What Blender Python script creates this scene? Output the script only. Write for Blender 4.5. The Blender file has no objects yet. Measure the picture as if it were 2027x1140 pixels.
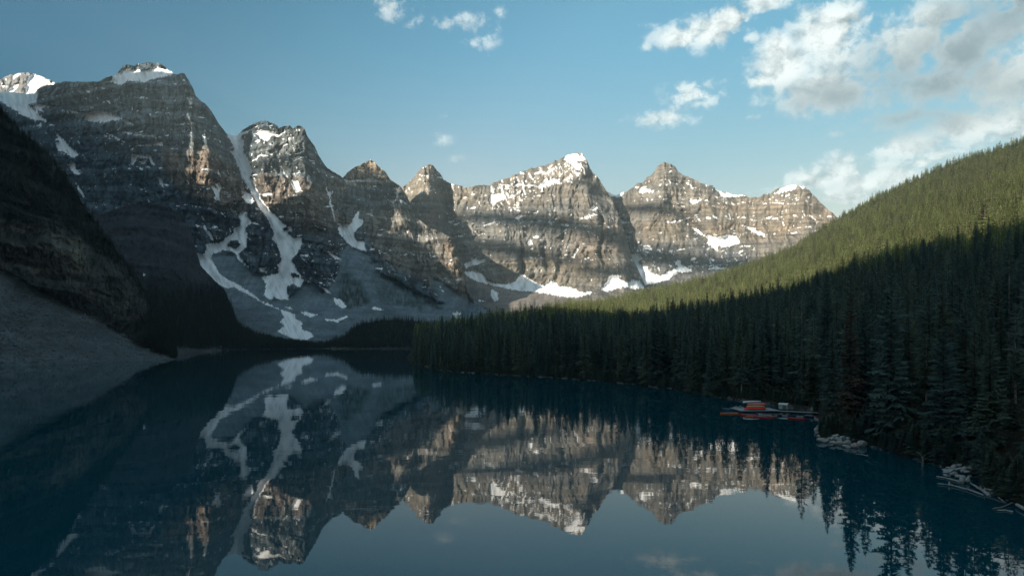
import bpy, bmesh, math, random
import numpy as np
from mathutils import Vector, Matrix, Euler

sc = bpy.context.scene
COL = sc.collection
R = math.radians

# ------------------------------------------------------------------ camera
# The photograph: 24 mm class lens about 20 m above the lake, level, shifted up a little.
CX, HY, F, CAMH = 1013.5, 672.0, 1350.0, 20.0      # principal column, horizon row, focal length in photo pixels, eye height (m)
cam_d = bpy.data.cameras.new("camera")
cam_d.sensor_width = 36.0
cam_d.sensor_fit = 'HORIZONTAL'
cam_d.lens = 36.0 * F / 2027.0
cam_d.shift_y = (HY - 570.0) / 2027.0
cam_d.clip_start = 1.0
cam_d.clip_end = 40000.0
cam = bpy.data.objects.new("camera", cam_d)
COL.objects.link(cam)
cam.location = (0, 0, CAMH)
cam.rotation_euler = (R(90), 0, 0)
sc.camera = cam

# ------------------------------------------------------------------ exposure and colour
sc.view_settings.view_transform = 'Standard'
sc.view_settings.look = 'None'
sc.view_settings.gamma = 1.0
sc.view_settings.use_curve_mapping = False
sc.view_settings.exposure = 1.37
sc.render.engine = 'CYCLES'
sc.cycles.max_bounces = 5
sc.cycles.diffuse_bounces = 2
sc.cycles.glossy_bounces = 2
sc.cycles.transmission_bounces = 2
sc.cycles.transparent_max_bounces = 4
sc.cycles.volume_bounces = 0
sc.cycles.caustics_reflective = False
sc.cycles.caustics_refractive = False
sc.cycles.use_denoising = True
sc.cycles.denoising_prefilter = 'NONE'
sc.cycles.sample_clamp_indirect = 4.0

# ------------------------------------------------------------------ sun and sky
SUN_A, SUN_E = R(38), R(14)                        # the sun stands behind the camera, 38 degrees round to the left, low
SUN_ROT = math.pi + SUN_A                          # the same direction as a compass bearing from +Y
S = Vector((-math.cos(SUN_E) * math.sin(SUN_A), -math.cos(SUN_E) * math.cos(SUN_A), math.sin(SUN_E)))
sun_d = bpy.data.lights.new("sun", 'SUN')
sun_d.energy = 4.9
sun_d.angle = R(0.5)
sun_d.color = (1.0, 0.89, 0.73)
sun = bpy.data.objects.new("sun", sun_d)
COL.objects.link(sun)
sun.rotation_euler = S.to_track_quat('Z', 'Y').to_euler()
sun.location = (0, -300, 900)

SKY_STRENGTH, CLOUD_STRENGTH = 0.119, 0.44
world = bpy.data.worlds.new("World")
sc.world = world
world.use_nodes = True
world.cycles.sampling_method = 'MANUAL'
world.cycles.sample_map_resolution = 512
wt = world.node_tree
wt.nodes.clear()


class NT:
    """A few shorthands for building node trees."""
    def __init__(self, tree):
        self.t = tree

    def n(self, typ, **kw):
        nd = self.t.nodes.new(typ)
        for k, v in kw.items():
            setattr(nd, k, v)
        return nd

    def put(self, sock, v):
        if v is None:
            return
        if isinstance(v, bpy.types.NodeSocket):
            self.t.links.new(v, sock)
        else:
            sock.default_value = v

    def m(self, op, a, b=None, c=None, clamp=False):
        nd = self.n('ShaderNodeMath', operation=op)
        nd.use_clamp = clamp
        self.put(nd.inputs[0], a); self.put(nd.inputs[1], b); self.put(nd.inputs[2], c)
        return nd.outputs[0]

    def v(self, op, a, b=None, out=0):
        nd = self.n('ShaderNodeVectorMath', operation=op)
        self.put(nd.inputs[0], a)
        if b is not None:
            self.put(nd.inputs[3 if op == 'SCALE' else 1], b)
        return nd.outputs[out]

    def rng(self, x, a, b, c=0.0, d=1.0, smooth=True):
        nd = self.n('ShaderNodeMapRange')
        nd.interpolation_type = 'SMOOTHSTEP' if smooth else 'LINEAR'
        self.put(nd.inputs[0], x)
        for i, q in enumerate((a, b, c, d)):
            self.put(nd.inputs[i + 1], q)
        return nd.outputs[0]

    def noise(self, vec, scale, detail=4.0, rough=0.5, dist=0.0, lac=2.0):
        nd = self.n('ShaderNodeTexNoise')
        self.put(nd.inputs['Vector'], vec)
        nd.inputs['Scale'].default_value = scale
        nd.inputs['Detail'].default_value = detail
        nd.inputs['Roughness'].default_value = rough
        nd.inputs['Lacunarity'].default_value = lac
        nd.inputs['Distortion'].default_value = dist
        return nd.outputs[0]

    def mix(self, fac, a, b, blend='MIX'):
        nd = self.n('ShaderNodeMix', data_type='RGBA', blend_type=blend)
        self.put(nd.inputs[0], fac); self.put(nd.inputs[6], a); self.put(nd.inputs[7], b)
        return nd.outputs[2]


W = NT(wt)
sky = W.n('ShaderNodeTexSky', sky_type='NISHITA')
sky.sun_disc = False
sky.sun_elevation = SUN_E
sky.sun_rotation = SUN_ROT
sky.altitude = 1900.0
sky.air_density = 1.0
sky.dust_density = 0.3
sky.ozone_density = 1.0
wdir = W.n('ShaderNodeTexCoord').outputs['Generated']
sep = W.n('ShaderNodeSeparateXYZ'); wt.links.new(wdir, sep.inputs[0])
az = W.m('ARCTAN2', sep.outputs[0], sep.outputs[1])
el = W.m('ARCSINE', sep.outputs[2])
comb = W.n('ShaderNodeCombineXYZ'); wt.links.new(az, comb.inputs[0]); wt.links.new(el, comb.inputs[1])
ae = comb.outputs[0]


def to_ae(px, py):
    x, y, z = (px - CX) / F, 1.0, (HY - py) / F
    return math.atan2(x, y), math.asin(z / math.sqrt(x * x + y * y + z * z))


def blobs(lst):
    tot = None
    for px, py, rx, ry, w in lst:
        a, e = to_ae(px, py)
        d = W.v('SUBTRACT', ae, (a, e, 0))
        d = W.v('MULTIPLY', d, (F / rx * 0.62, F / ry * 0.66, 0))
        ln = W.v('LENGTH', d, out=1)
        b = W.rng(ln, 1.15, 0.0, 0.0, w)
        tot = b if tot is None else W.m('MAXIMUM', tot, b)
    return tot


#         photo column, row, half width, half height, weight
CLOUDS = [(785, 8, 40, 30, .62), (830, 35, 48, 24, .38), (868, 44, 36, 20, .44), (958, 55, 30, 36, .56), (915, 40, 30, 22, .48), (925, 85, 40, 10, .40),
          (850, 275, 42, 14, .36), (912, 316, 22, 9, .34), (985, 25, 34, 14, .40), (760, 0, 20, 20, .5),
          (1350, 72, 55, 24, .85), (1400, 62, 65, 30, .85), (1445, 42, 46, 28, .95), (1505, 10, 56, 18, .75), (1275, 93, 24, 10, .50), (1480, 76, 30, 14, .55), (1285, 50, 26, 8, .45),
          (1372, 188, 62, 30, .68), (1315, 234, 56, 18, .66), (1345, 215, 40, 14, .55), (1395, 175, 40, 18, .62),
          (1645, 62, 72, 56, 0.93), (1620, 45, 46, 36, 0.74), (1550, 135, 60, 52, 0.85), (1540, 100, 34, 34, .9), (1520, 158, 44, 16, .8), (1660, 110, 84, 60, 0.70), (1720, 135, 80, 50, 0.62), (1640, 180, 90, 44, .95),
          (1850, 40, 66, 38, 0.85), (1815, 90, 100, 70, 0.85), (1900, 100, 100, 80, 0.78), (1985, 70, 80, 80, 0.72), (1990, 155, 80, 60, 0.89), (1870, 165, 100, 48, 0.74), (1700, 205, 80, 28, .58),
          (1790, 228, 100, 22, .56), (2030, 5, 110, 46, 0.74), (1940, 185, 70, 30, .6),
          (1490, 234, 16, 8, .55), (1535, 187, 50, 20, .58), (1500, 190, 18, 12, .5), (1920, 248, 56, 30, .95), (2000, 240, 66, 38, 0.78), (1970, 268, 90, 18, .6), (1796, 290, 66, 24, .74), (1822, 322, 26, 9, .72),
          (1750, 326, 34, 10, .5), (1610, 358, 60, 24, .70), (1660, 345, 60, 26, .68), (1662, 322, 34, 22, .58), (1718, 366, 70, 28, .68), (1650, 392, 90, 20, .66), (1760, 352, 60, 24, .66),
          (1860, 308, 44, 16, .60), (1545, 376, 76, 10, .42), (1690, 400, 70, 16, .6), (1660, 265, 16, 7, .35), (1220, 243, 14, 7, .35), (880, 230, 10, 5, .3)]
GREYS = [(1800, 232, 162, 33, 1.0), (1720, 215, 94, 39, .8), (1860, 160, 121, 78, 1.0), (1900, 110, 81, 78, 1.0), (1770, 160, 81, 65, 1.0), (1930, 185, 108, 39, .8),
         (2000, 10, 108, 65, 1.0), (1950, 40, 67, 65, .9), (1670, 190, 121, 31, .9), (1740, 120, 48, 52, .7), (1850, 100, 81, 52, .8)]
M = blobs(CLOUDS)
G = blobs(GREYS)
# beyond the frame: unseen clouds of the same kind, thickened to brighten the shade
back = W.rng(W.v('DOT_PRODUCT', wdir, (0.0, 1.0, 0.0), out=1), 0.72, 0.35)
M2 = W.m('MULTIPLY', W.rng(W.noise(wdir, 3.1, 2.0), 0.455, 0.635, 0.0, 0.9), back)
M2 = W.m('MULTIPLY', M2, W.rng(sep.outputs[2], 0.0, 0.15))
M = W.m('MAXIMUM', M, M2)
def billow(vec, sc, det):
    vo = W.n('ShaderNodeTexVoronoi', feature='SMOOTH_F1')
    vo.normalize = True
    wt.links.new(vec, vo.inputs['Vector'])
    vo.inputs['Scale'].default_value = sc
    vo.inputs['Detail'].default_value = det
    vo.inputs['Roughness'].default_value = 0.55
    vo.inputs['Lacunarity'].default_value = 2.3
    vo.inputs['Smoothness'].default_value = 0.35
    return W.m('SUBTRACT', 1.0, vo.outputs['Distance'])


wp = W.v('MULTIPLY', wdir, (1.0, 1.0, 1.18))
jit = W.n('ShaderNodeTexNoise'); wt.links.new(wp, jit.inputs['Vector']); jit.inputs['Scale'].default_value = 40.0; jit.inputs['Detail'].default_value = 4.0
wj = W.v('ADD', wp, W.v('SCALE', W.v('SUBTRACT', jit.outputs['Color'], (0.5, 0.5, 0.5)), 0.020))
big = W.noise(wp, 11.0, 3.0, 0.5)


def puff(off):
    q = wj if off is None else W.v('ADD', wj, off)
    return W.m('ADD', W.m('MULTIPLY', billow(q, 21.0, 3.0), 1.0), W.m('MULTIPLY', W.noise(q, 30.0, 6.0, 0.62), 0.55))


n1 = puff(None)
n2 = puff((-0.0085, 0.0, 0.0125))
dens = W.m('ADD', M, W.m('MULTIPLY', W.m('SUBTRACT', n1, 0.965), 2.6))
dens = W.m('ADD', dens, W.m('MULTIPLY', W.m('SUBTRACT', big, 0.5), 1.1))
alpha = W.rng(dens, 0.26, 0.72, 0.0, 1.0)
alpha = W.m('MULTIPLY', alpha, W.rng(M, 0.02, 0.28))
alpha = W.m('MULTIPLY', alpha, W.rng(M, 0.3, 0.85, 0.50, 0.98))
light = W.m('ADD', 0.78, W.m('MULTIPLY', W.m('SUBTRACT', n1, n2), 2.9), clamp=True)
light = W.m('MULTIPLY', light, W.m('SUBTRACT', 1.0, W.m('MULTIPLY', G, 0.95, clamp=True)), clamp=True)
light = W.m('ADD', light, W.m('MULTIPLY', W.rng(dens, 1.1, 0.5), W.m('MULTIPLY', G, 0.25)), clamp=True)
ccol = W.mix(light, (0.20, 0.285, 0.32, 1), (0.90, 0.97, 0.95, 1))
pol_a = W.m('ABSOLUTE', W.v('DOT_PRODUCT', wdir, tuple(S), out=1))
pol = W.rng(pol_a, 0.15, 0.78, 0.56, 1.12)
ramp = W.n('ShaderNodeValToRGB')
wt.links.new(pol_a, ramp.inputs[0])
stops = [(0.19, (0.66, 0.98, 1.08, 1)), (0.43, (1.10, 1.07, 1.01, 1)), (0.64, (1.34, 1.02, 0.90, 1)), (0.80, (1.06, 0.89, 0.77, 1))]
while len(ramp.color_ramp.elements) < 4:
    ramp.color_ramp.elements.new(0.5)
for e_, (p_, c_) in zip(ramp.color_ramp.elements, stops):
    e_.position = p_; e_.color = c_
tint = W.mix(W.rng(sep.outputs[2], 0.0, 0.45), (0.58, 0.38, 0.245, 1), (0.27, 0.60, 0.61, 1))
bg_sky = W.n('ShaderNodeBackground'); bg_cl = W.n('ShaderNodeBackground')
wt.links.new(W.v('SCALE', W.v('MULTIPLY', W.mix(1.0, sky.outputs[0], tint, 'MULTIPLY'), ramp.outputs[0]), pol), bg_sky.inputs[0]); bg_sky.inputs[1].default_value = SKY_STRENGTH
wt.links.new(ccol, bg_cl.inputs[0]); bg_cl.inputs[1].default_value = CLOUD_STRENGTH
mixw = W.n('ShaderNodeMixShader')
wt.links.new(alpha, mixw.inputs[0]); wt.links.new(bg_sky.outputs[0], mixw.inputs[1]); wt.links.new(bg_cl.outputs[0], mixw.inputs[2])
wo = W.n('ShaderNodeOutputWorld'); wt.links.new(mixw.outputs[0], wo.inputs[0])


# ------------------------------------------------------------------ helpers
def tag(o, label=None, cat=None, group=None, kind=None):
    if label: o['label'] = label
    if cat: o['category'] = cat
    if group: o['group'] = group
    if kind: o['kind'] = kind
    return o


def link(name, mesh, parent=None, mat=None):
    o = bpy.data.objects.new(name, mesh)
    COL.objects.link(o)
    if parent is not None:
        o.parent = parent
    if mat is not None and mesh is not None and not mesh.materials:
        mesh.materials.append(mat)
    return o


def empty(name, loc, rz=0.0):
    o = bpy.data.objects.new(name, None)
    o.empty_display_size = 0.5
    COL.objects.link(o)
    o.location = loc
    o.rotation_euler = (0, 0, rz)
    return o


def at(px, py, D):
    return Vector(((px - CX) / F * D, D, CAMH + (HY - py) / F * D))


def on_water(px, py, z=0.0):
    D = (CAMH - z) * F / (py - HY)
    return Vector(((px - CX) / F * D, D, z))


_rs = np.random.RandomState(11)
_perm = _rs.permutation(512).astype(np.int32)
_perm = np.concatenate([_perm, _perm, _perm])
_g = _rs.normal(size=(512, 3)).astype(np.float32)
_g /= np.linalg.norm(_g, axis=1)[:, None]


def perlin(x, y, z=0.0):
    x = np.asarray(x, np.float32); y = np.asarray(y, np.float32)
    z = np.broadcast_to(np.asarray(z, np.float32), x.shape)
    xi = np.floor(x).astype(np.int32); yi = np.floor(y).astype(np.int32); zi = np.floor(z).astype(np.int32)
    xf = x - xi; yf = y - yi; zf = z - zi
    u = xf * xf * (3 - 2 * xf); v = yf * yf * (3 - 2 * yf); w = zf * zf * (3 - 2 * zf)
    out = 0
    for dx in (0, 1):
        for dy in (0, 1):
            for dz in (0, 1):
                h = _perm[(_perm[(_perm[(xi + dx) & 511] + yi + dy) & 511] + zi + dz) & 511]
                gg = _g[h]
                d = gg[..., 0] * (xf - dx) + gg[..., 1] * (yf - dy) + gg[..., 2] * (zf - dz)
                out = out + d * (u if dx else 1 - u) * (v if dy else 1 - v) * (w if dz else 1 - w)
    return out * 1.5


def fbm(x, y, z=0.0, o=4, gain=0.5):
    a, s, f = 1.0, 0, 1.0
    for i in range(o):
        s = s + a * perlin(x * f, y * f, z + 7.3 * i)
        a *= gain; f *= 2.03
    return s


def ridged(x, y, z=0.0, o=4, gain=0.5):
    a, s, f, t = 1.0, 0, 1.0, 0
    for i in range(o):
        s = s + a * (1 - 2 * np.abs(perlin(x * f, y * f, z + 5.1 * i)))
        t += a; a *= gain; f *= 2.1
    return s / t


def sstep(a, b, x):
    t = np.clip((x - a) / (b - a), 0, 1)
    return t * t * (3 - 2 * t)


def inpoly(px, py, poly):
    P = np.asarray(poly, float)
    res = np.zeros(px.shape, bool)
    x0, y0 = P.min(0); x1, y1 = P.max(0)
    sel = (px >= x0) & (px <= x1) & (py >= y0) & (py <= y1)
    if not sel.any():
        return res
    x = px[sel]; y = py[sel]
    r = np.zeros(x.shape, bool)
    for (ax, ay), (bx, by) in zip(P, np.roll(P, -1, 0)):
        if ay == by:
            continue
        c = ((ay > y) != (by > y)) & (x < (bx - ax) * (y - ay) / (by - ay) + ax)
        r ^= c
    res[sel] = r
    return res


def seg_dist(px, py, line):
    """Distance in photo pixels to a polyline."""
    best = np.full(px.shape, 1e9, np.float32)
    for (ax, ay), (bx, by) in zip(line[:-1], line[1:]):
        dx, dy = bx - ax, by - ay
        t = np.clip(((px - ax) * dx + (py - ay) * dy) / (dx * dx + dy * dy + 1e-9), 0, 1)
        best = np.minimum(best, np.hypot(px - ax - t * dx, py - ay - t * dy))
    return best


def blur_rows(a, k):
    """Box blur along the columns axis (axis 1), three passes."""
    for _ in range(3):
        p = np.pad(a, ((0, 0), (k, k)), mode='edge')
        c = np.cumsum(np.concatenate([np.zeros((p.shape[0], 1)), p], 1), 1)
        a = (c[:, 2 * k + 1:] - c[:, :-(2 * k + 1)]) / (2 * k + 1)
    return a


def mesh_np(name, co, quads, normals=None, col=None):
    """A mesh from numpy arrays: vertices, quads, per-vertex normals and colour (alpha = snow)."""
    me = bpy.data.meshes.new(name)
    nv, nf = len(co), len(quads)
    me.vertices.add(nv)
    me.vertices.foreach_set('co', np.ascontiguousarray(co, np.float32).ravel())
    me.loops.add(nf * 4)
    me.loops.foreach_set('vertex_index', np.ascontiguousarray(quads, np.int32).ravel())
    me.polygons.add(nf)
    me.polygons.foreach_set('loop_start', np.arange(0, nf * 4, 4, dtype=np.int32))
    me.update(calc_edges=True)
    me.polygons.foreach_set('use_smooth', np.ones(nf, bool))
    if col is not None:
        at_ = me.attributes.new('col', 'FLOAT_COLOR', 'POINT')
        at_.data.foreach_set('color', np.ascontiguousarray(col, np.float32).ravel())
    if normals is not None:
        me.normals_split_custom_set_from_vertices(np.ascontiguousarray(normals, np.float32))
    return me


def grid_normals(V):
    du = np.gradient(V, axis=1); dv = np.gradient(V, axis=0)
    n = np.cross(du, dv)
    n /= np.linalg.norm(n, axis=2)[..., None] + 1e-9
    flip = (n * V).sum(2) > 0            # towards the camera side
    n[flip] *= -1
    return n


def quads_of(Hh, Ww):
    i = np.arange(Hh * Ww).reshape(Hh, Ww)
    return np.stack([i[:-1, :-1], i[:-1, 1:], i[1:, 1:], i[1:, :-1]], -1).reshape(-1, 4)


def sub_mesh(name, co, quads, normals, col):
    used, inv = np.unique(quads, return_inverse=True)
    return mesh_np(name, co[used], inv.reshape(-1, 4), normals[used], col[used])


# ------------------------------------------------------------------ materials
def new_mat(name):
    m = bpy.data.materials.new(name)
    m.use_nodes = True
    m.node_tree.nodes.clear()
    return m, NT(m.node_tree)


def finish(N, shader):
    o = N.n('ShaderNodeOutputMaterial')
    N.t.links.new(shader, o.inputs[0])


def simple_mat(name, col, rough=0.7, var=0.25, scale=3.0, metallic=0.0, bump=0.0, spec=0.3):
    m, N = new_mat(name)
    tc = N.n('ShaderNodeTexCoord').outputs['Object']
    f = N.noise(tc, scale, 5.0, 0.6)
    k = N.rng(f, 0.25, 0.75, 1 - var, 1 + var, smooth=False)
    c = N.v('SCALE', (col[0], col[1], col[2]), k)
    p = N.n('ShaderNodeBsdfPrincipled')
    N.put(p.inputs['Base Color'], c)
    p.inputs['Roughness'].default_value = rough
    p.inputs['Metallic'].default_value = metallic
    p.inputs['Specular IOR Level'].default_value = spec
    if bump:
        b = N.n('ShaderNodeBump'); b.inputs['Strength'].default_value = bump; b.inputs['Distance'].default_value = 0.05
        N.put(b.inputs['Height'], N.noise(tc, scale * 3, 5.0, 0.6))
        N.put(p.inputs['Normal'], b.outputs[0])
    finish(N, p.outputs[0])
    return m


def rock_material():
    """Mountain rock, scree and snow: the colour of each spot is stored on the mesh, grain and fine relief are added here."""
    m, N = new_mat('mountain_rock')
    a = N.n('ShaderNodeAttribute', attribute_name='col')
    pos = N.n('ShaderNodeNewGeometry').outputs['Position']
    snow = a.outputs['Alpha']
    streak = N.noise(N.v('MULTIPLY', pos, (1.0, 1.0, 0.4)), 0.05, 6.0, 0.65)
    strata = N.noise(N.v('MULTIPLY', pos, (0.10, 0.10, 1.0)), 0.07, 6.0, 0.65)
    fine = N.noise(pos, 0.22, 6.0, 0.7)
    k = N.m('MULTIPLY', N.rng(streak, 0.3, 0.7, 0.78, 1.20, smooth=False), N.rng(strata, 0.3, 0.7, 0.66, 1.30, smooth=False))
    k = N.m('MULTIPLY', k, N.rng(fine, 0.3, 0.7, 0.78, 1.22, smooth=False))
    grit = N.noise(pos, 1.1, 4.0, 0.75)
    k = N.m('MULTIPLY', k, N.rng(grit, 0.36, 0.64, 0.55, 1.5, smooth=False))
    k = N.m('ADD', N.m('MULTIPLY', k, N.m('SUBTRACT', 1.0, snow)), N.m('MULTIPLY', snow, N.rng(fine, 0.2, 0.8, 0.94, 1.0)))
    c = N.v('SCALE', a.outputs['Color'], k)
    p = N.n('ShaderNodeBsdfPrincipled')
    N.put(p.inputs['Base Color'], c)
    p.inputs['Roughness'].default_value = 0.9
    p.inputs['Specular IOR Level'].default_value = 0.15
    b = N.n('ShaderNodeBump')
    b.inputs['Distance'].default_value = 6.0
    N.put(b.inputs['Strength'], N.m('SUBTRACT', 0.85, N.m('MULTIPLY', snow, 0.65)))
    h = N.m('ADD', N.m('MULTIPLY', streak, 0.9), N.m('ADD', N.m('MULTIPLY', strata, 0.7), N.m('ADD', N.m('MULTIPLY', fine, 0.35), N.m('MULTIPLY', grit, 0.06))))
    N.put(b.inputs['Height'], h)
    N.put(p.inputs['Normal'], b.outputs[0])
    finish(N, p.outputs[0])
    return m


ROCK = rock_material()

# ------------------------------------------------------------------ the ground under everything, and the lake
def sheet(name, x0, x1, y0, y1, z, mat):
    me = bpy.data.meshes.new(name)
    me.from_pydata([(x0, y0, z), (x1, y0, z), (x1, y1, z), (x0, y1, z)], [], [(0, 1, 2, 3)])
    return tag(link(name, me, None, mat), kind='structure')


GROUND = simple_mat('valley_ground', (0.10, 0.10, 0.085), 0.95, 0.3, 0.02)
sheet('ground', -7000, 7000, -7000, 7000, -2.0, GROUND)


def water_material():
    m, N = new_mat('lake_water')
    pos = N.n('ShaderNodeNewGeometry').outputs['Position']
    p = N.n('ShaderNodeBsdfPrincipled')
    p.inputs['Base Color'].default_value = (0.0008, 0.043, 0.061, 1)
    p.inputs['Roughness'].default_value = 0.015
    p.inputs['IOR'].default_value = 1.33
    w1 = N.noise(N.v('MULTIPLY', pos, (0.6, 1.0, 1.0)), 0.55, 3.0, 0.5)
    w2 = N.noise(N.v('MULTIPLY', pos, (0.7, 1.0, 1.0)), 0.09, 2.0, 0.5)
    calm = N.rng(N.noise(N.v('MULTIPLY', pos, (0.4, 1.0, 1.0)), 0.006, 3.0, 0.6), 0.35, 0.65, 0.35, 1.2)
    h = N.m('ADD', N.m('MULTIPLY', w1, N.m('MULTIPLY', calm, 0.0045)), N.m('MULTIPLY', w2, 0.02))
    b = N.n('ShaderNodeBump')
    b.inputs['Strength'].default_value = 1.0
    b.inputs['Distance'].default_value = 1.0
    N.put(b.inputs['Height'], h)
    N.put(p.inputs['Normal'], b.outputs[0])
    finish(N, p.outputs[0])
    return m


WATER = water_material()
sheet('water', -2600, 2600, -400, 2600, 0.0, WATER)


# ------------------------------------------------------------------ mountains
def relief(cols, ridge, px0, px1, step, rows, jag=1.5, seed=0.0, blur=14):
    """Grid over a mountain face. cols: {column: [(row, distance) from foot to crest]}; ridge: crest line (column, row).
    Returns column, row and distance grids; row 0 is the foot."""
    xs = np.arange(px0, px1 + step, step)
    rp = np.asarray(ridge, float)
    ry = np.interp(xs, rp[:, 0], rp[:, 1])
    ry = ry + jag * (fbm(xs / 9.0, xs * 0 + seed, 0.5, 4, 0.6) * 1.2 + np.maximum(0, perlin(xs / 4.0, xs * 0 + seed + 9)) * -1.0)
    t = np.linspace(0, 1, rows)
    cx = sorted(cols)
    prof = []; base = []
    for c in cx:
        q = np.asarray(cols[c], float)
        tt = (q[0, 0] - q[:, 0]) / (q[0, 0] - q[-1, 0])
        prof.append(np.interp(t, tt, q[:, 1]))
        base.append(q[0, 0])
    prof = np.array(prof)
    D = np.stack([np.interp(xs, cx, prof[:, k]) for k in range(rows)])
    D = blur_rows(D, max(1, int(blur / step)))
    by = np.interp(xs, cx, base)
    PY = by[None, :] + (ry - by)[None, :] * t[:, None]
    PX = np.repeat(xs[None, :], rows, 0)
    return PX, PY, D


def worldify(PX, PY, D):
    return np.stack([(PX - CX) / F * D, D, CAMH + (HY - PY) / F * D], -1)


def lerp3(a, b, t):
    return a * (1 - t[..., None]) + np.asarray(b) * t[..., None]


def soft_poly(PX, PY, poly, amp=3.0, sc_=10.0, seed=0.0):
    """Polygon in photo pixels with a naturally ragged edge."""
    wx = PX + amp * (fbm(PX / sc_, PY / sc_, seed + 1.7, 3) + 0.5 * perlin(PX / 2.6, PY / 2.6, seed))
    wy = PY + amp * (fbm(PX / sc_, PY / sc_, seed + 31.7, 3) + 0.5 * perlin(PX / 2.6, PY / 2.6, seed + 5))
    return wx, wy


def mountain(name, label, PX, PY, D, spec, seed, region=None):
    """Adds relief, strata, scree, snow and colour to a face grid; returns everything needed to build objects."""
    Hh, Ww = PX.shape
    k = D / 2600.0
    # scree first: it smooths the relief
    wx, wy = soft_poly(PX, PY, None, spec.get('scree_rag', 5.0), 22.0, seed)
    scree = np.zeros_like(PX)
    for poly in spec.get('scree', []):
        scree = np.maximum(scree, inpoly(wx, wy, poly).astype(float))
    sx, sy = soft_poly(PX, PY, None, 1.5, 9.0, seed + 3)
    sid = np.zeros(PX.shape, int)
    for i, poly in enumerate(spec.get('snow', [])):
        sid[inpoly(sx, sy, poly)] = i + 1
    for poly in spec.get('holes', []):
        sid[inpoly(sx, sy, poly)] = 0
    near = blur_rows(blur_rows((sid > 0).astype(float), 1).T, 1).T
    frn = fbm(PX / 4.2 + PY / 30.0, PY / 9.0, seed + 33, 4, 0.65)
    snow = ((near + 0.40 * frn) > 0.47) & (near > 0.08) | (near > 0.95) | ((sid > 0) & (near < 0.62) & (frn > -0.12))
    # fringe pixels take the number of the snowfield beside them
    idn = sid.copy()
    for sh in (1, 2, 3, -1, -2, -3):
        r_ = np.roll(sid, sh, 1); idn = np.where(idn == 0, r_, idn)
        r_ = np.roll(sid, sh, 0); idn = np.where(idn == 0, r_, idn)
    sid = np.where(snow, idn, 0)
    snow = snow.astype(float)
    rock = 1 - 0.94 * blur_rows(blur_rows(scree, 2).T, 2).T
    sn = blur_rows(blur_rows(snow, 1).T, 1).T
    amp = rock * (1 - 0.75 * sn)
    # relief
    ww = 16 * fbm(PX / 70.0, PY / 70.0, seed, 3)
    wv = 12 * fbm(PX / 80.0, PY / 80.0, seed + 20, 3)
    sl = spec.get('lean', 0.0)
    ux = PX + ww + sl * (PY - 400)
    uy = PY + wv
    D0 = D.copy()
    z0 = CAMH + (HY - PY) / F * D0
    b1 = ridged(ux / spec.get('rib', 62.0), uy / 170.0, seed + 2, 3)
    b2 = ridged(ux / 21.0 + 0.5 * fbm(PX / 30.0, PY / 30.0, seed + 44, 3), uy / 52.0 + 0.3 * fbm(PX / 25.0, PY / 25.0, seed + 45, 3), seed + 4, 4, 0.55)
    b3 = fbm(ux / 7.0 + 0.6 * perlin(PX / 11.0, PY / 11.0, seed), uy / 11.0, seed + 6, 3, 0.6)
    D = D - amp * k * (spec.get('a1', 62) * b1 + spec.get('a2', 24) * b2 + spec.get('a3', 7) * b3)
    if spec.get('flute'):
        fm = blur_rows(blur_rows(inpoly(PX + ww, PY + wv, [(70, 150), (400, 140), (410, 230), (300, 265), (200, 232), (60, 222)]).astype(float), 3).T, 3).T
        fl_ = ridged(PX / 11.0 + 0.7 * fbm(PX / 18.0, PY / 40.0, seed + 71, 3), PY / 260.0, seed + 72, 3, 0.6)
        D = D - 17 * fm * fl_
    # strata: ledges and small cliffs
    zz = z0 + 26 * fbm(PX / 160.0, PY / 90.0, seed + 8, 3) + spec.get('dip', 0.05) * (PX - 1000)
    for per, A in ((spec.get('per', 78.0), spec.get('at', 34.0)), (27.0, 9.0)):
        f = (zz / per) % 1.0
        D = D + amp * A * (sstep(0.66, 0.98, f) - f) * (0.5 + 0.7 * np.clip(perlin(PX / 60, PY / 40, seed + per) + 0.4, 0, 1))
    D = D - (1 - rock) * k * (3.2 * fbm(PX / 14.0, PY / 30.0, seed + 12, 4, 0.6) + 6 * ridged(PX / 60.0, PY / 400.0, seed + 13, 2))
    for line, a, wd in spec.get('lines', []):
        dd = seg_dist(PX + 0.35 * ww, PY, line)
        D = D + a * k * np.exp(-(dd / wd) ** 2)
    # keep the crest from folding: fade relief at the last rows of the far crest
    V = worldify(PX, PY, D)
    z = V[..., 2]
    # ---- colour
    col = np.empty(PX.shape + (3,)); col[:] = spec['rock']
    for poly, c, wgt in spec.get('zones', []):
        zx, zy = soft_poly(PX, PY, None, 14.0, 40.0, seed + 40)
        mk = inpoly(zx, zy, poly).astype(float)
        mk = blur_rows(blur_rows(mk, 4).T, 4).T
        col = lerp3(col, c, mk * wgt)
    band0 = perlin(PX * 0 + seed, zz / 34.0, PX / 300.0) * 0.55 + perlin(PX * 0 + seed + 3, zz / 11.0, PX / 120.0) * 0.45
    band = 0.45 * band0 + 0.55 * np.tanh(5.0 * perlin(PX * 0 + seed + 6, zz / 19.0 + 0.25 * fbm(PX / 30.0, PY / 12.0, seed + 61, 3), PX / 400.0)) * 0.55 + 0.30 * np.tanh(6 * perlin(PX * 0 + seed + 8, zz / 6.5 + 0.3 * fbm(PX / 20.0, PY / 9.0, seed + 62, 2), PX / 150.0))
    col *= (1 + spec.get('band', 0.34) * band)[..., None]
    warm = fbm(PX / 45.0, PY / 26.0, seed + 60, 4)
    col *= (1 + spec.get('warm', 0.16) * warm[..., None] * np.array([1.0, 0.55, 0.05]))
    st = fbm(ux / 3.2, uy / 44.0, seed + 70, 3)
    col *= (1 - spec.get('streak', 0.30) * np.clip(st - 0.08, 0, 1) * rock)[..., None]
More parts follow.
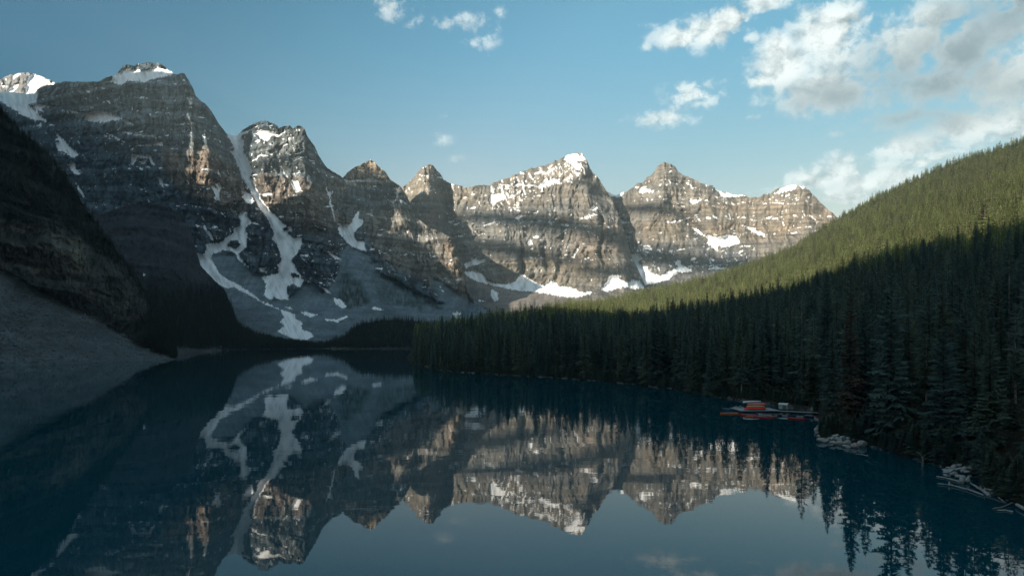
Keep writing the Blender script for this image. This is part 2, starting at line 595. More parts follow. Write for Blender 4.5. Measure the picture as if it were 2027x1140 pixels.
    if spec.get('flute'):
        col *= (1 - 0.55 * fm * np.clip(0.15 - fl_, 0, 1))[..., None]
    pale = np.clip(fbm(ux / 11.0, uy / 9.0, seed + 75, 4) - 0.15, 0, 1)
    col *= (1 + 0.5 * pale * rock)[..., None]
    crack = np.clip(ridged(ux / 9.0 + 0.6 * fbm(PX / 14.0, PY / 14.0, seed + 66, 3), uy / 46.0, seed + 67, 3, 0.6) - 0.42, 0, 1) * 2.0
    col *= (1 - spec.get('crack', 0.42) * np.clip(crack, 0, 1) * rock)[..., None]
    col = lerp3(col, np.asarray(spec.get('scree_col', (0.17, 0.165, 0.16))), scree)
    sv = fbm(PX / 26.0 + PY / 60.0, PY / 34.0, seed + 80, 4)
    run = fbm((PX + 0.55 * PY) / 7.0, PY / 90.0, seed + 84, 4, 0.6) * sstep(640, 560, PY) + 0.4 * fbm(PX / 40.0, PY / 5.0, seed + 85, 3) * sstep(560, 660, PY)
    col *= (1 + scree * (0.16 * sv + 0.26 * run))[..., None]
    col *= (1 - scree * 0.5 * np.clip(perlin(PX / 1.9, PY / 1.9, seed + 81) - 0.42, 0, 1) * 2)[..., None]
    for poly, c, wgt, rag in spec.get('paint', []):
        zx, zy = soft_poly(PX, PY, None, rag, 12.0, seed + 90)
        mk = inpoly(zx, zy, poly).astype(float)
        mk = blur_rows(blur_rows(mk, 2).T, 2).T
        g = np.clip(0.7 + 0.9 * fbm(PX / 5.0, PY / 14.0, seed + 91, 3), 0, 1)
        col = lerp3(col, c, mk * wgt * g)
    # ---- scattered snow on ledges and in cracks
    ledge = (sstep(0.62, 0.80, (zz / spec.get('per', 78.0)) % 1.0) - sstep(0.97, 1.0, (zz / spec.get('per', 78.0)) % 1.0))
    sp = fbm(ux / 14.0 + uy / 40.0, uy / 5.0, seed + 50, 5, 0.68)
    sp2 = fbm((ux - 0.5 * uy) / 4.5, (uy + 0.3 * ux) / 16.0, seed + 55, 4, 0.66)
    dens = np.full(PX.shape, spec.get('speck', 0.0))
    for poly, dv in spec.get('speckzones', []):
        zx, zy = soft_poly(PX, PY, None, 8.0, 20.0, seed + 52)
        mk = inpoly(zx, zy, poly).astype(float)
        mk = blur_rows(blur_rows(mk, 3).T, 3).T
        dens = dens * (1 - mk) + dv * mk
    score = np.maximum(sp + 0.35 * ledge, sp2 + 0.1) + dens
    speck = (score > 1.0) & (scree < 0.5)
    speck &= (dens > -0.5)
    snow_all = np.maximum(snow, speck.astype(float))
    scol = np.asarray(spec.get('snow_col', (0.80, 0.82, 0.84)))
    dirt = np.clip(fbm(PX / 9.0, PY / 20.0, seed + 95, 4) * 0.35 + 0.35 * fbm((PX - 0.5 * PY) / 3.0, PY / 40.0, seed + 97, 3), -0.05, 0.42)
    col = lerp3(col, scol, snow_all)
    col *= (1 - dirt * snow)[..., None]
    for poly, c, wgt in spec.get('glaze', []):
        mk = inpoly(sx, sy, poly).astype(float)
        mk = blur_rows(blur_rows(mk, 2).T, 2).T
        col = lerp3(col, c, mk * wgt * np.clip(0.55 + 0.8 * fbm(PX / 8.0, PY / 30.0, seed + 96, 3), 0, 1))
    rgba = np.concatenate([np.clip(col, 0.005, 0.9), snow_all[..., None]], -1)
    N_ = grid_normals(V)
    # ---- the far side, so that each mountain is a closed body
    back = []
    for dd, fz in ((60, 0.97), (420, 0.62), (1300, -0.02)):
        vb = V[-1].copy()
        s_ = (vb[:, 1] + dd) / vb[:, 1]
        vb[:, 0] *= s_; vb[:, 1] *= s_
        vb[:, 2] *= fz
        back.append(vb)
    Vf = np.concatenate([V, np.array(back)], 0)
    nb = np.tile(np.array([0, 0.75, 0.66]), (3, Ww, 1))
    Nf = np.concatenate([N_, nb], 0)
    Cf = np.concatenate([rgba, np.repeat(rgba[-1:], 3, 0)], 0)
    Q = quads_of(Hh + 3, Ww)
    # ---- split faces into rock, scree, big snowfields and small patches
    qm = lambda A: (A[:-1, :-1] + A[:-1, 1:] + A[1:, 1:] + A[1:, :-1]) / 4.0
    fs = np.concatenate([qm(snow_all), np.zeros((3, Ww - 1))], 0).ravel()
    fc = np.concatenate([qm(scree), np.zeros((3, Ww - 1))], 0).ravel()
    fid = np.concatenate([sid[:-1, :-1], np.zeros((3, Ww - 1), int)], 0).ravel()
    freg = np.zeros(len(Q), int)
    if region is not None:
        rg = region(PX, PY)
        freg = np.concatenate([rg[:-1, :-1], np.repeat(rg[-1:, :-1], 3, 0)], 0).ravel()
    co = Vf.reshape(-1, 3); no = Nf.reshape(-1, 3); cc = Cf.reshape(-1, 4)
    kinds = np.zeros(len(Q), int)                 # 0 rock, 1 scree, 2 small snow, 10+i a named snowfield
    kinds[fc > 0.5] = 1
    kinds[fs > 0.5] = 2
    big = spec.get('big', {})
    for i, lab in big.items():
        kinds[(fs > 0.5) & (fid == i + 1)] = 10 + i
    labels = label if isinstance(label, list) else [label]
    objs = []
    for r_, lab in enumerate(labels):
        sel = (freg == r_)
        o = link('mountain', sub_mesh('mountain', co, Q[sel & (kinds == 0)], no, cc), None, ROCK)
        tag(o, lab, 'mountain', None, 'structure')
        objs.append(o)
    # a named snowfield goes whole to the mountain that holds most of it
    for kk in np.unique(kinds):
        if kk == 0:
            continue
        for r_ in range(len(labels)):
            if kk >= 10:
                cnt = [int(((kinds == kk) & (freg == q)).sum()) for q in range(len(labels))]
                if r_ != int(np.argmax(cnt)):
                    continue
                sel = kinds == kk
            else:
                sel = (kinds == kk) & (freg == r_)
            if sel.sum() < 3:
                continue
            nm = {1: 'scree_slope', 2: 'snow_patches'}.get(int(kk), 'snowfield')
            c = link(nm, sub_mesh(nm, co, Q[sel], no, cc), objs[r_], ROCK)
            if kk == 2:
                c['kind'] = 'stuff'
            if kk >= 10 and big[int(kk) - 10]:
                c['label'] = big[int(kk) - 10]
    return dict(PX=PX, PY=PY, V=V, N=N_, scree=scree, snow=snow_all, objs=objs)


GREY = (0.165, 0.165, 0.165); BLUE = (0.064, 0.088, 0.110); TAN = (0.26, 0.215, 0.165); OCHRE = (0.215, 0.16, 0.115); BROWN = (0.16, 0.13, 0.105)
PALEG = (0.185, 0.222, 0.235)
SCREE = (0.132, 0.166, 0.188)

# ---- the small far peak at the upper left, behind the glacier
PX, PY, D = relief({-90: [(262, 3250), (150, 3700)], 30: [(262, 3250), (200, 3450), (145, 3700)], 140: [(262, 3250), (180, 3600)]},
                   [(-90, 178), (0, 158), (15, 150), (32, 146), (45, 145), (62, 145), (75, 149), (90, 155), (108, 163), (118, 172), (140, 190)], -90, 140, 1.4, 70, 1.2, 3.0)
mountain('mountain', 'small rounded far peak with snow streaks at the upper left, behind the hanging glacier', PX, PY, D, dict(
    rock=GREY, a1=30, a2=22, a3=7, speck=0.10, scree=[], snow=[[(57, 150), (71, 147), (87, 155), (108, 166), (105, 169), (87, 167), (76, 179), (68, 185), (47, 188), (53, 174)],
                                                       [(22, 152), (42, 145), (38, 150), (26, 156)], [(0, 170), (10, 168), (6, 174)], [(10, 182), (26, 172), (40, 166), (24, 184)]]), 1.0)

# ---- the front range: three peaks divided by steep snow gullies
RANGE_RIDGE = [(-70, 190), (0, 182), (34, 184), (68, 186), (75, 176), (90, 170), (110, 166), (125, 162), (150, 163), (195, 162), (207, 156), (225, 150), (235, 143), (243, 131), (250, 128),
               (262, 131), (270, 128), (285, 125), (300, 126), (312, 124), (322, 128), (330, 137), (345, 146), (352, 149), (358, 145), (365, 146), (372, 157), (383, 178), (388, 192), (405, 205),
               (420, 222), (432, 243), (443, 258), (450, 266), (458, 267), (468, 270), (480, 258), (500, 247), (512, 242), (530, 239), (545, 247), (552, 253), (562, 251), (574, 248), (580, 256),
               (588, 250), (595, 249), (603, 254), (608, 270), (622, 288), (632, 310), (648, 333), (655, 338), (665, 343), (678, 352), (680, 350), (690, 340), (705, 330), (722, 322), (735, 316),
               (745, 325), (752, 332), (765, 343), (771, 354), (782, 362), (795, 372), (803, 385), (812, 400), (818, 418), (825, 432), (842, 445), (871, 460), (893, 470), (904, 493), (913, 522),
               (920, 550), (926, 578), (940, 596), (962, 606)]
RANGE_COLS = {
    -70: [(685, 1600), (500, 2150), (300, 2600), (235, 2900), (190, 3250)],
    0: [(685, 1600), (500, 2150), (300, 2600), (240, 2850), (215, 3050), (182, 3200)],
    100: [(685, 1600), (480, 2150), (300, 2550), (240, 2700), (167, 2820)],
    200: [(685, 1600), (480, 2100), (300, 2480), (220, 2620), (160, 2700)],
    300: [(685, 1600), (480, 2050), (300, 2400), (195, 2540), (162, 2600), (125, 2800)],
    380: [(685, 1600), (500, 1950), (350, 2250), (173, 2520)],
    420: [(685, 1590), (560, 1850), (480, 2000), (350, 2280), (222, 2560)],
    462: [(685, 1580), (560, 1840), (480, 2050), (268, 2720)],
    530: [(685, 1580), (600, 1760), (500, 2010), (400, 2260), (240, 2560)],
    600: [(685, 1600), (560, 1900), (500, 2000), (400, 2190), (251, 2440)],
    650: [(685, 1620), (580, 1880), (480, 2120), (335, 2560)],
    690: [(685, 1640), (590, 1880), (480, 2250), (340, 2750)],
    735: [(685, 1700), (600, 1950), (500, 2300), (440, 2480), (358, 2790), (316, 2860)],
    795: [(685, 1780), (600, 2120), (520, 2350), (435, 2520), (372, 2780)],
    860: [(685, 1850), (610, 2180), (540, 2420), (455, 2560)],
    915: [(685, 1900), (610, 2230), (560, 2400), (528, 2460)],
    962: [(685, 1950), (606, 2300)]}
PX, PY, D = relief(RANGE_COLS, RANGE_RIDGE, -70, 962, 1.35, 420, 1.6, 8.0, 12)
SN = [
    [(203, 162), (211, 158), (232, 146), (247, 139), (266, 133), (279, 142), (303, 139), (321, 129), (326, 137), (347, 147), (329, 151), (303, 157), (286, 163), (279, 163), (253, 159), (242, 168), (232, 167), (224, 163)],
    [(-70, 175), (0, 178), (34, 180), (74, 180), (72, 203), (53, 208), (89, 237), (92, 241), (71, 238), (39, 226), (21, 213), (0, 200), (-70, 200)],
    [(68, 207), (89, 209), (113, 214), (105, 216), (87, 212), (79, 216), (91, 225), (63, 213)],
    [(132, 218), (168, 224), (192, 220), (211, 221), (224, 229), (247, 237), (266, 249), (253, 245), (232, 237), (218, 239), (205, 243), (166, 238), (174, 229), (147, 224)],
    [(229, 251), (253, 263), (297, 266), (303, 263), (313, 280), (321, 282), (325, 289), (313, 288), (261, 290), (289, 286), (308, 282), (303, 269), (276, 269), (250, 266)],
    [(203, 261), (226, 268), (251, 283), (237, 279), (224, 271)],
    [(261, 303), (266, 307), (297, 307), (307, 329), (297, 324), (296, 313), (271, 312), (263, 328), (259, 324)],
    [(274, 320), (292, 317), (284, 325)],
    [(109, 259), (132, 284), (155, 307), (142, 313), (129, 301), (116, 299), (108, 282), (118, 282)],
    [(134, 324), (142, 317), (149, 324), (149, 334), (162, 346), (151, 346), (139, 337)],
    [(147, 358), (158, 371), (170, 392), (167, 393), (155, 374)],
    [(311, 347), (320, 355), (325, 372), (318, 368)],
    [(418, 370), (424, 368), (438, 397), (432, 397)],
    [(426, 366), (437, 361), (434, 376)],
    [(355, 246), (384, 242), (387, 245), (366, 249)],
    [(316, 270), (336, 266), (334, 269), (313, 272)],
    # the great couloir
    [(447, 262), (462, 264), (474, 271), (484, 279), (480, 292), (482, 303), (491, 313), (497, 329), (501, 337), (495, 350), (505, 368), (516, 392), (526, 408), (547, 429), (563, 445), (584, 455), (568, 461), (579, 471), (595, 471), (599, 483), (584, 506), (575, 515), (587, 533), (602, 554), (593, 568), (578, 561), (569, 568), (566, 580), (572, 583), (572, 592), (554, 594), (542, 586), (539, 595), (522, 585), (528, 562), (516, 548), (551, 542), (551, 527), (557, 512), (551, 488), (540, 474), (542, 461), (532, 437), (524, 424), (513, 411), (503, 389), (492, 371), (482, 355), (471, 329), (461, 305), (455, 301), (464, 297), (463, 287), (453, 276)],
    # the left gully and its tongue down to the lake
    [(388, 500), (406, 505), (409, 483), (415, 481), (418, 491), (436, 488), (445, 471), (457, 471), (468, 450), (477, 450), (480, 468), (489, 471), (488, 488), (471, 503), (495, 534), (477, 518), (462, 497), (442, 494), (421, 503), (418, 512), (433, 539), (448, 551), (480, 568), (498, 580), (516, 595), (557, 613), (584, 622), (584, 631), (599, 639), (596, 651), (613, 657), (622, 666), (608, 672), (587, 678), (569, 663), (548, 657), (563, 645), (554, 637), (563, 628), (554, 613), (528, 604), (492, 583), (462, 568), (448, 571), (418, 552), (400, 534), (391, 515)],
    [(479, 417), (492, 432), (497, 439), (511, 441), (511, 445), (497, 442), (484, 455), (489, 466), (487, 487), (466, 500), (447, 492), (432, 497), (408, 500), (408, 484), (442, 479), (445, 472), (463, 463), (463, 455), (479, 445), (472, 428)],
    [(400, 434), (405, 445), (412, 458), (416, 459), (424, 476), (418, 476), (411, 463), (404, 453)],
    # gully between second and third peak
    [(645, 363), (649, 379), (663, 379), (653, 389), (657, 408), (663, 429), (664, 437), (661, 434), (655, 411), (651, 389), (646, 374)],
    [(671, 442), (692, 445), (708, 418), (712, 421), (708, 434), (718, 434), (716, 445), (700, 461), (703, 474), (716, 479), (721, 479), (724, 497), (705, 491), (690, 483), (679, 471), (672, 463)],
    [(555, 326), (563, 342), (574, 358), (589, 358), (595, 376), (586, 383), (579, 368), (568, 355), (558, 334)],
    [(534, 300), (547, 295), (571, 282), (571, 284), (555, 295), (547, 301), (536, 303)],
    [(574, 313), (596, 313), (584, 320)], [(582, 304), (603, 299), (592, 305)], [(538, 313), (553, 316), (555, 320), (539, 317)],
    [(517, 384), (541, 382), (539, 386), (518, 388)],
    [(680, 354), (689, 357), (724, 355), (734, 347), (745, 355), (774, 356), (771, 360), (729, 360), (684, 360)],
    [(766, 395), (782, 395), (779, 404)], [(479, 379), (489, 379), (503, 397), (497, 405), (484, 397)], [(418, 368), (429, 374), (432, 363), (438, 362), (434, 382), (436, 397), (426, 387)],
    [(658, 589), (673, 592), (686, 607), (679, 610), (664, 601)], [(596, 617), (631, 623), (616, 628), (602, 623)], [(563, 604), (581, 613), (569, 611)],
    [(643, 631), (668, 632), (680, 627), (690, 626), (668, 638), (646, 634)], [(735, 611), (747, 608), (760, 613), (741, 614)], [(856, 577), (868, 586), (862, 584)], [(870, 565), (880, 577), (874, 577)],
    [(895, 620), (912, 617), (914, 631), (907, 632)],
    [(500, 262), (514, 257), (545, 262), (560, 252), (566, 262), (548, 272), (540, 268), (528, 280), (520, 276)],
    [(466, 266), (485, 258), (508, 247), (512, 249), (490, 262), (476, 269)],
    [(490, 322), (503, 313), (519, 303), (514, 312), (500, 320)],
    [(796, 454), (808, 458), (806, 461), (796, 466), (792, 470)], [(763, 490), (776, 494), (770, 496)], [(792, 482), (800, 490), (799, 494)], [(760, 512), (775, 524), (773, 530), (762, 516)],
    [(648, 496), (664, 506), (676, 514), (664, 514), (655, 506)], [(610, 484), (618, 484), (612, 492)], [(654, 540), (660, 550), (656, 548)], [(628, 560), (650, 575), (655, 582), (645, 578)],
    [(512, 532), (530, 528), (520, 538)],
]
SCREE_POLYS = [
    [(418, 508), (440, 500), (462, 500), (478, 520), (498, 540), (512, 540), (530, 552), (528, 585), (540, 596), (575, 590), (600, 560), (618, 560), (640, 580), (660, 560), (680, 520), (688, 500), (697, 505),
     (725, 520), (760, 545), (800, 568), (850, 590), (875, 600), (905, 600), (930, 596), (962, 600), (962, 700), (380, 700), (390, 620), (430, 600), (400, 540)],
    [(672, 500), (690, 488), (720, 500), (745, 525), (700, 560), (672, 580)],
    [(850, 548), (870, 556), (910, 582), (940, 600), (890, 605), (860, 580)],
    [(380, 520), (420, 520), (460, 570), (560, 620), (600, 700), (400, 700)]]
DGREEN = (0.030, 0.042, 0.034)
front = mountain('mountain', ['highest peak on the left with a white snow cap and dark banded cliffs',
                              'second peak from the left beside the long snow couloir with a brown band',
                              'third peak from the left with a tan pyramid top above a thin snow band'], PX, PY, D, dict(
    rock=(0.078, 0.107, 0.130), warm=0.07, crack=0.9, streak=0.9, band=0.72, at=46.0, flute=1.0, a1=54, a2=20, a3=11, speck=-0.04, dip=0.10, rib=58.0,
    scree=SCREE_POLYS, scree_col=SCREE, snow=SN, holes=[[(572, 539), (587, 540), (596, 552), (578, 548)], [(455, 478), (470, 474), (478, 484), (466, 494), (450, 488)], [(560, 450), (568, 448), (572, 456), (562, 458)]],
    big={0: 'bright snow cap on the summit', 1: 'pale blue hanging glacier at the upper left', 3: None, 16: 'long white snow couloir between the first two peaks', 17: 'branching snow gully running down over the scree', 18: None, 21: 'snow gully above the scree cone', 22: None, 8: None},
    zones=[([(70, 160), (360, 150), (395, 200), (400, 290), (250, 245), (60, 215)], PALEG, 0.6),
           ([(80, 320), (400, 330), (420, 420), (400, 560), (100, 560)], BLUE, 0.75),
           ([(320, 300), (400, 290), (470, 330), (500, 420), (450, 420), (390, 400), (330, 360)], OCHRE, 0.75),
           ([(500, 350), (600, 345), (660, 400), (700, 450), (600, 470), (520, 420)], BROWN, 0.85),
           ([(505, 245), (605, 245), (640, 330), (500, 330)], (0.125, 0.128, 0.118), 0.6),
           ([(640, 340), (690, 360), (690, 410), (640, 400)], BROWN, 0.6),
           ([(680, 310), (780, 310), (800, 372), (680, 372)], (0.30, 0.245, 0.18), 0.9),
           ([(680, 372), (800, 372), (800, 410), (690, 410)], BLUE, 0.5),
           ([(700, 410), (830, 410), (930, 470), (930, 600), (850, 560), (740, 500)], (0.20, 0.175, 0.145), 0.7),
           ([(880, 470), (925, 480), (930, 590), (905, 570)], OCHRE, 0.7),
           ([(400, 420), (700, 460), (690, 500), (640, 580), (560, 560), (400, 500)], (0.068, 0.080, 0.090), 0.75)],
    paint=[([(672, 545), (690, 540), (715, 560), (735, 600), (690, 612), (668, 590)], DGREEN, 1.0, 4.0),
           ([(745, 520), (760, 525), (800, 560), (850, 592), (880, 612), (860, 612), (820, 590), (780, 565)], DGREEN, 1.0, 4.0),
           ([(740, 560), (800, 580), (850, 605), (830, 612), (760, 600)], DGREEN, 0.7, 8.0)],
    glaze=[([(-70, 186), (74, 184), (72, 203), (40, 212), (0, 203), (-70, 205)], (0.34, 0.55, 0.62), 0.85),
           ([(388, 500), (410, 515), (440, 555), (480, 580), (462, 572), (418, 548)], (0.25, 0.27, 0.28), 0.7)],
    speckzones=[([(40, 150), (360, 150), (360, 300), (40, 300)], -0.02), ([(480, 240), (640, 250), (660, 350), (490, 340)], 0.08), ([(380, 330), (520, 340), (520, 480), (380, 470)], 0.12),
                ([(100, 400), (390, 400), (390, 620), (100, 620)], -0.15), ([(680, 310), (780, 310), (790, 345), (680, 345)], -0.2), ([(640, 480), (760, 480), (760, 600), (640, 600)], 0.16)],
    lines=[([(458, 262), (472, 300), (490, 350), (512, 400), (540, 440), (568, 480), (562, 530), (552, 570)], 75, 15),
           ([(480, 415), (480, 450), (455, 480), (415, 495), (400, 510)], 35, 12), ([(400, 432), (414, 462), (424, 480)], 25, 7),
           ([(645, 350), (655, 395), (664, 440), (690, 470), (700, 490)], 75, 16),
           ([(440, 300), (450, 350), (480, 420), (500, 450)], -42, 22),
           ([(385, 180), (400, 260), (410, 330), (425, 400)], -55, 26), ([(352, 150), (345, 200), (355, 280)], -30, 20), ([(285, 165), (280, 230), (300, 260)], 40, 9),
           ([(600, 250), (612, 320), (620, 380), (640, 440)], -40, 26), ([(555, 325), (572, 355), (592, 380)], 25, 9), ([(520, 245), (515, 300), (525, 380)], -20, 20),
           ([(800, 372), (812, 410), (806, 436)], -20, 12), ([(740, 400), (790, 440), (810, 480), (820, 540)], 25, 12), ([(843, 446), (850, 500), (868, 560)], -45, 22),
           ([(885, 470), (900, 520), (915, 580)], -30, 14), ([(850, 480), (866, 505), (876, 540)], 22, 5),
           ([(690, 500), (720, 560), (740, 620)], -35, 40)]), 5.0,
    region=lambda PX, PY: (PX > np.interp(PY, [260, 300, 350, 400, 470, 560, 690], [456, 468, 488, 512, 556, 560, 600])).astype(int)
    + (PX > np.interp(PY, [330, 345, 400, 440, 500, 690], [668, 655, 655, 668, 692, 720])).astype(int))

# ---- the central massif with the small pointed peak on its left shoulder
B_RIDGE = [(770, 392), (795, 372), (805, 364), (818, 354), (830, 338), (838, 331), (850, 326), (858, 327), (864, 336), (872, 343), (878, 356), (890, 363), (905, 366), (915, 369), (925, 372), (940, 370),
           (955, 367), (970, 368), (975, 362), (990, 358), (1010, 350), (1030, 342), (1050, 334), (1080, 328), (1100, 318), (1112, 314), (1123, 307), (1140, 303), (1152, 306), (1158, 312), (1165, 325),
           (1172, 340), (1182, 350), (1190, 360), (1197, 372), (1204, 384), (1212, 395), (1222, 420), (1232, 445), (1240, 470), (1248, 500), (1262, 530), (1275, 560), (1295, 588)]
B_COLS = {770: [(660, 2150), (600, 2600), (560, 2800), (450, 3000), (390, 3200)],
          850: [(660, 2200), (600, 2550), (545, 2800), (430, 3020), (326, 3220)],
          885: [(660, 2200), (600, 2550), (545, 2840), (440, 3080), (362, 3260)],
          930: [(660, 2200), (605, 2500), (562, 2780), (540, 2840), (450, 3040), (371, 3240)],
          1050: [(660, 2200), (602, 2480), (580, 2760), (552, 2880), (420, 3080), (385, 3170), (334, 3360)],
          1140: [(660, 2200), (605, 2480), (584, 2760), (565, 2880), (420, 3080), (360, 3200), (303, 3400)],
          1200: [(660, 2200), (602, 2500), (580, 2780), (555, 2900), (450, 3100), (378, 3300)],
          1295: [(660, 2250), (620, 2600), (588, 2950)]}
PX, PY, D = relief(B_COLS, B_RIDGE, 770, 1295, 1.35, 250, 1.8, 15.0, 10)
B_SN = [
    [(919, 539), (936, 536), (954, 542), (965, 556), (983, 562), (997, 564), (1017, 559), (1033, 542), (1046, 551), (1064, 562), (1078, 568), (1087, 556), (1101, 559), (1104, 568), (1122, 568), (1136, 571), (1151, 580), (1174, 577), (1168, 582), (1142, 588), (1122, 588), (1084, 582), (1055, 577), (1041, 577), (1020, 574), (988, 568), (954, 559), (931, 551)],
    [(919, 522), (939, 513), (962, 513), (951, 522), (922, 530)],
    [(1191, 574), (1208, 545), (1232, 545), (1223, 553), (1243, 559), (1258, 556), (1270, 556), (1275, 572), (1232, 568), (1197, 577)],
    [(1113, 316), (1125, 306), (1136, 308), (1156, 311), (1159, 318), (1139, 319), (1153, 339), (1139, 336), (1127, 322)],
    [(1061, 368), (1096, 354), (1110, 358), (1093, 364), (1067, 373)],
    [(970, 386), (994, 383), (1000, 394), (983, 400), (974, 412), (971, 397)],
    [(1166, 415), (1174, 407), (1186, 412), (1172, 417)], [(1148, 432), (1160, 427), (1176, 426), (1165, 433), (1150, 434)], [(1018, 432), (1030, 424), (1036, 428), (1024, 434)], [(1051, 422), (1066, 418), (1062, 424)],
    [(1133, 509), (1146, 487), (1147, 489), (1136, 510)], [(1043, 477), (1052, 475), (1054, 484), (1047, 486)], [(886, 440), (898, 436), (902, 438), (890, 443)], [(903, 466), (918, 466), (910, 471)],
    [(972, 572), (984, 578), (986, 592), (980, 598), (976, 588), (970, 580)], [(946, 592), (966, 598), (978, 598), (950, 597)], [(940, 606), (960, 604), (950, 612), (936, 618)],
]
mountain('mountain', 'broad central mountain with a snowy crest and bright snowfields at its foot', PX, PY, D, dict(
    rock=(0.138, 0.130, 0.118), a1=34, a2=12, a3=7, speck=-0.12, dip=0.03, rib=44.0, band=0.36, streak=0.4,
    scree=[[(900, 560), (960, 562), (1000, 568), (1060, 580), (1180, 590), (1300, 590), (1300, 700), (760, 700), (760, 600)]], scree_col=(0.185, 0.165, 0.15), snow=B_SN,
    big={0: 'bright white snowfield at the foot of the central mountain', 2: None, 3: 'snow on the central summit', 5: None},
    zones=[([(780, 320), (1250, 300), (1250, 400), (780, 400)], (0.19, 0.168, 0.138), 0.6), ([(880, 420), (1220, 410), (1240, 470), (880, 480)], (0.15, 0.15, 0.145), 0.6),
           ([(990, 510), (1200, 500), (1230, 560), (1000, 580)], (0.18, 0.155, 0.12), 0.6), ([(1120, 450), (1230, 440), (1250, 500), (1130, 500)], OCHRE, 0.4)],
    paint=[([(925, 560), (960, 570), (985, 600), (930, 600)], (0.07, 0.075, 0.08), 0.9, 5.0)],
    speckzones=[([(970, 372), (1030, 345), (1090, 322), (1130, 298), (1160, 300), (1168, 345), (1130, 365), (1080, 385), (1040, 400), (1020, 420), (970, 415)], 0.46),
                ([(800, 320), (870, 320), (960, 365), (960, 420), (870, 400), (800, 390)], 0.14), ([(880, 420), (1240, 415), (1240, 470), (880, 470)], 0.10), ([(1050, 470), (1200, 470), (1200, 520), (1050, 520)], 0.06)],
    lines=[([(872, 345), (882, 390), (890, 440), (905, 500)], 90, 14), ([(850, 328), (848, 380), (840, 430)], -45, 22), ([(1110, 440), (1112, 500), (1100, 560)], 24, 6), ([(1080, 480), (1082, 530)], 20, 4),
           ([(1158, 320), (1170, 400), (1180, 460), (1185, 540)], -30, 22), ([(1190, 430), (1188, 500), (1195, 520)], 40, 5), ([(1030, 500), (1036, 540)], 45, 5), ([(990, 400), (1000, 480), (995, 560)], -20, 26)]), 9.0)

# ---- the range at the far right
A_RIDGE = [(1170, 410), (1204, 381), (1217, 387), (1243, 378), (1255, 370), (1262, 362), (1272, 364), (1280, 352), (1292, 345), (1300, 332), (1308, 325), (1315, 320), (1325, 324), (1335, 328), (1343, 341),
           (1352, 346), (1370, 354), (1385, 362), (1400, 367), (1412, 368), (1418, 376), (1435, 381), (1455, 386), (1475, 386), (1482, 392), (1500, 391), (1510, 386), (1525, 383), (1535, 376), (1550, 370),
           (1575, 366), (1590, 370), (1600, 375), (1612, 388), (1625, 402), (1640, 415), (1655, 428), (1670, 440), (1700, 468), (1740, 510)]
A_COLS = {1170: [(640, 2900), (560, 3250), (410, 3650)], 1240: [(640, 2900), (570, 3200), (520, 3400), (420, 3640), (378, 3820)],
          1315: [(640, 2900), (560, 3200), (520, 3360), (430, 3600), (370, 3720), (320, 3850)], 1400: [(640, 2900), (550, 3250), (480, 3500), (430, 3580), (367, 3780)],
          1500: [(640, 2900), (540, 3280), (470, 3560), (391, 3820)], 1575: [(640, 2950), (540, 3300), (450, 3560), (366, 3760)], 1740: [(640, 3000), (510, 3600)]}
A_COLS = {c_: [(r_, d_ - (0.1 * (d_ - 2700) + 160 if d_ > 3000 else 60)) for r_, d_ in q_] for c_, q_ in A_COLS.items()}
PX, PY, D = relief(A_COLS, A_RIDGE, 1170, 1740, 1.35, 210, 1.6, 25.0, 10)
A_SN = [
    [(1247, 503), (1267, 503), (1272, 513), (1262, 516), (1272, 529), (1285, 537), (1296, 545), (1309, 545), (1330, 534), (1343, 532), (1335, 516), (1346, 516), (1351, 529), (1362, 529), (1369, 508), (1380, 511), (1364, 521), (1362, 532), (1372, 534), (1359, 539), (1338, 537), (1325, 553), (1285, 563), (1262, 561), (1185, 576), (1206, 545), (1233, 543), (1227, 550), (1262, 558), (1262, 534), (1251, 518)],
    [(1398, 463), (1412, 468), (1433, 468), (1440, 463), (1459, 468), (1464, 482), (1446, 487), (1433, 489), (1422, 486), (1419, 495), (1409, 489), (1398, 482), (1404, 476)],
    [(1200, 380), (1217, 384), (1243, 376), (1227, 391), (1209, 388)], [(1262, 376), (1272, 370), (1285, 376), (1304, 379), (1280, 380), (1267, 383)],
    [(1416, 374), (1433, 381), (1448, 382), (1459, 386), (1478, 386), (1454, 390), (1430, 391)], [(1530, 384), (1546, 374), (1556, 367), (1575, 365), (1577, 375), (1559, 378), (1546, 382)], [(1578, 366), (1598, 372), (1590, 374)],
    [(1364, 397), (1391, 395), (1380, 401), (1372, 405)], [(1316, 439), (1351, 436), (1348, 439), (1322, 442)], [(1220, 436), (1232, 434), (1248, 440), (1230, 443)], [(1234, 468), (1246, 465), (1250, 470), (1236, 472)],
    [(1333, 397), (1345, 406), (1360, 410), (1350, 409)], [(1470, 446), (1486, 450), (1508, 462), (1516, 470), (1500, 464)], [(1514, 430), (1530, 428), (1522, 434)], [(1548, 388), (1566, 384), (1552, 390)], [(1576, 397), (1592, 394), (1590, 397)],
    [(1594, 449), (1606, 448), (1605, 450)], [(1405, 510), (1420, 518), (1410, 516)], [(1400, 533), (1412, 528), (1440, 530), (1436, 534), (1410, 533)], [(1458, 500), (1472, 494), (1470, 500), (1462, 504)],
    [(1366, 448), (1384, 456), (1400, 470), (1392, 468), (1372, 454)],
]
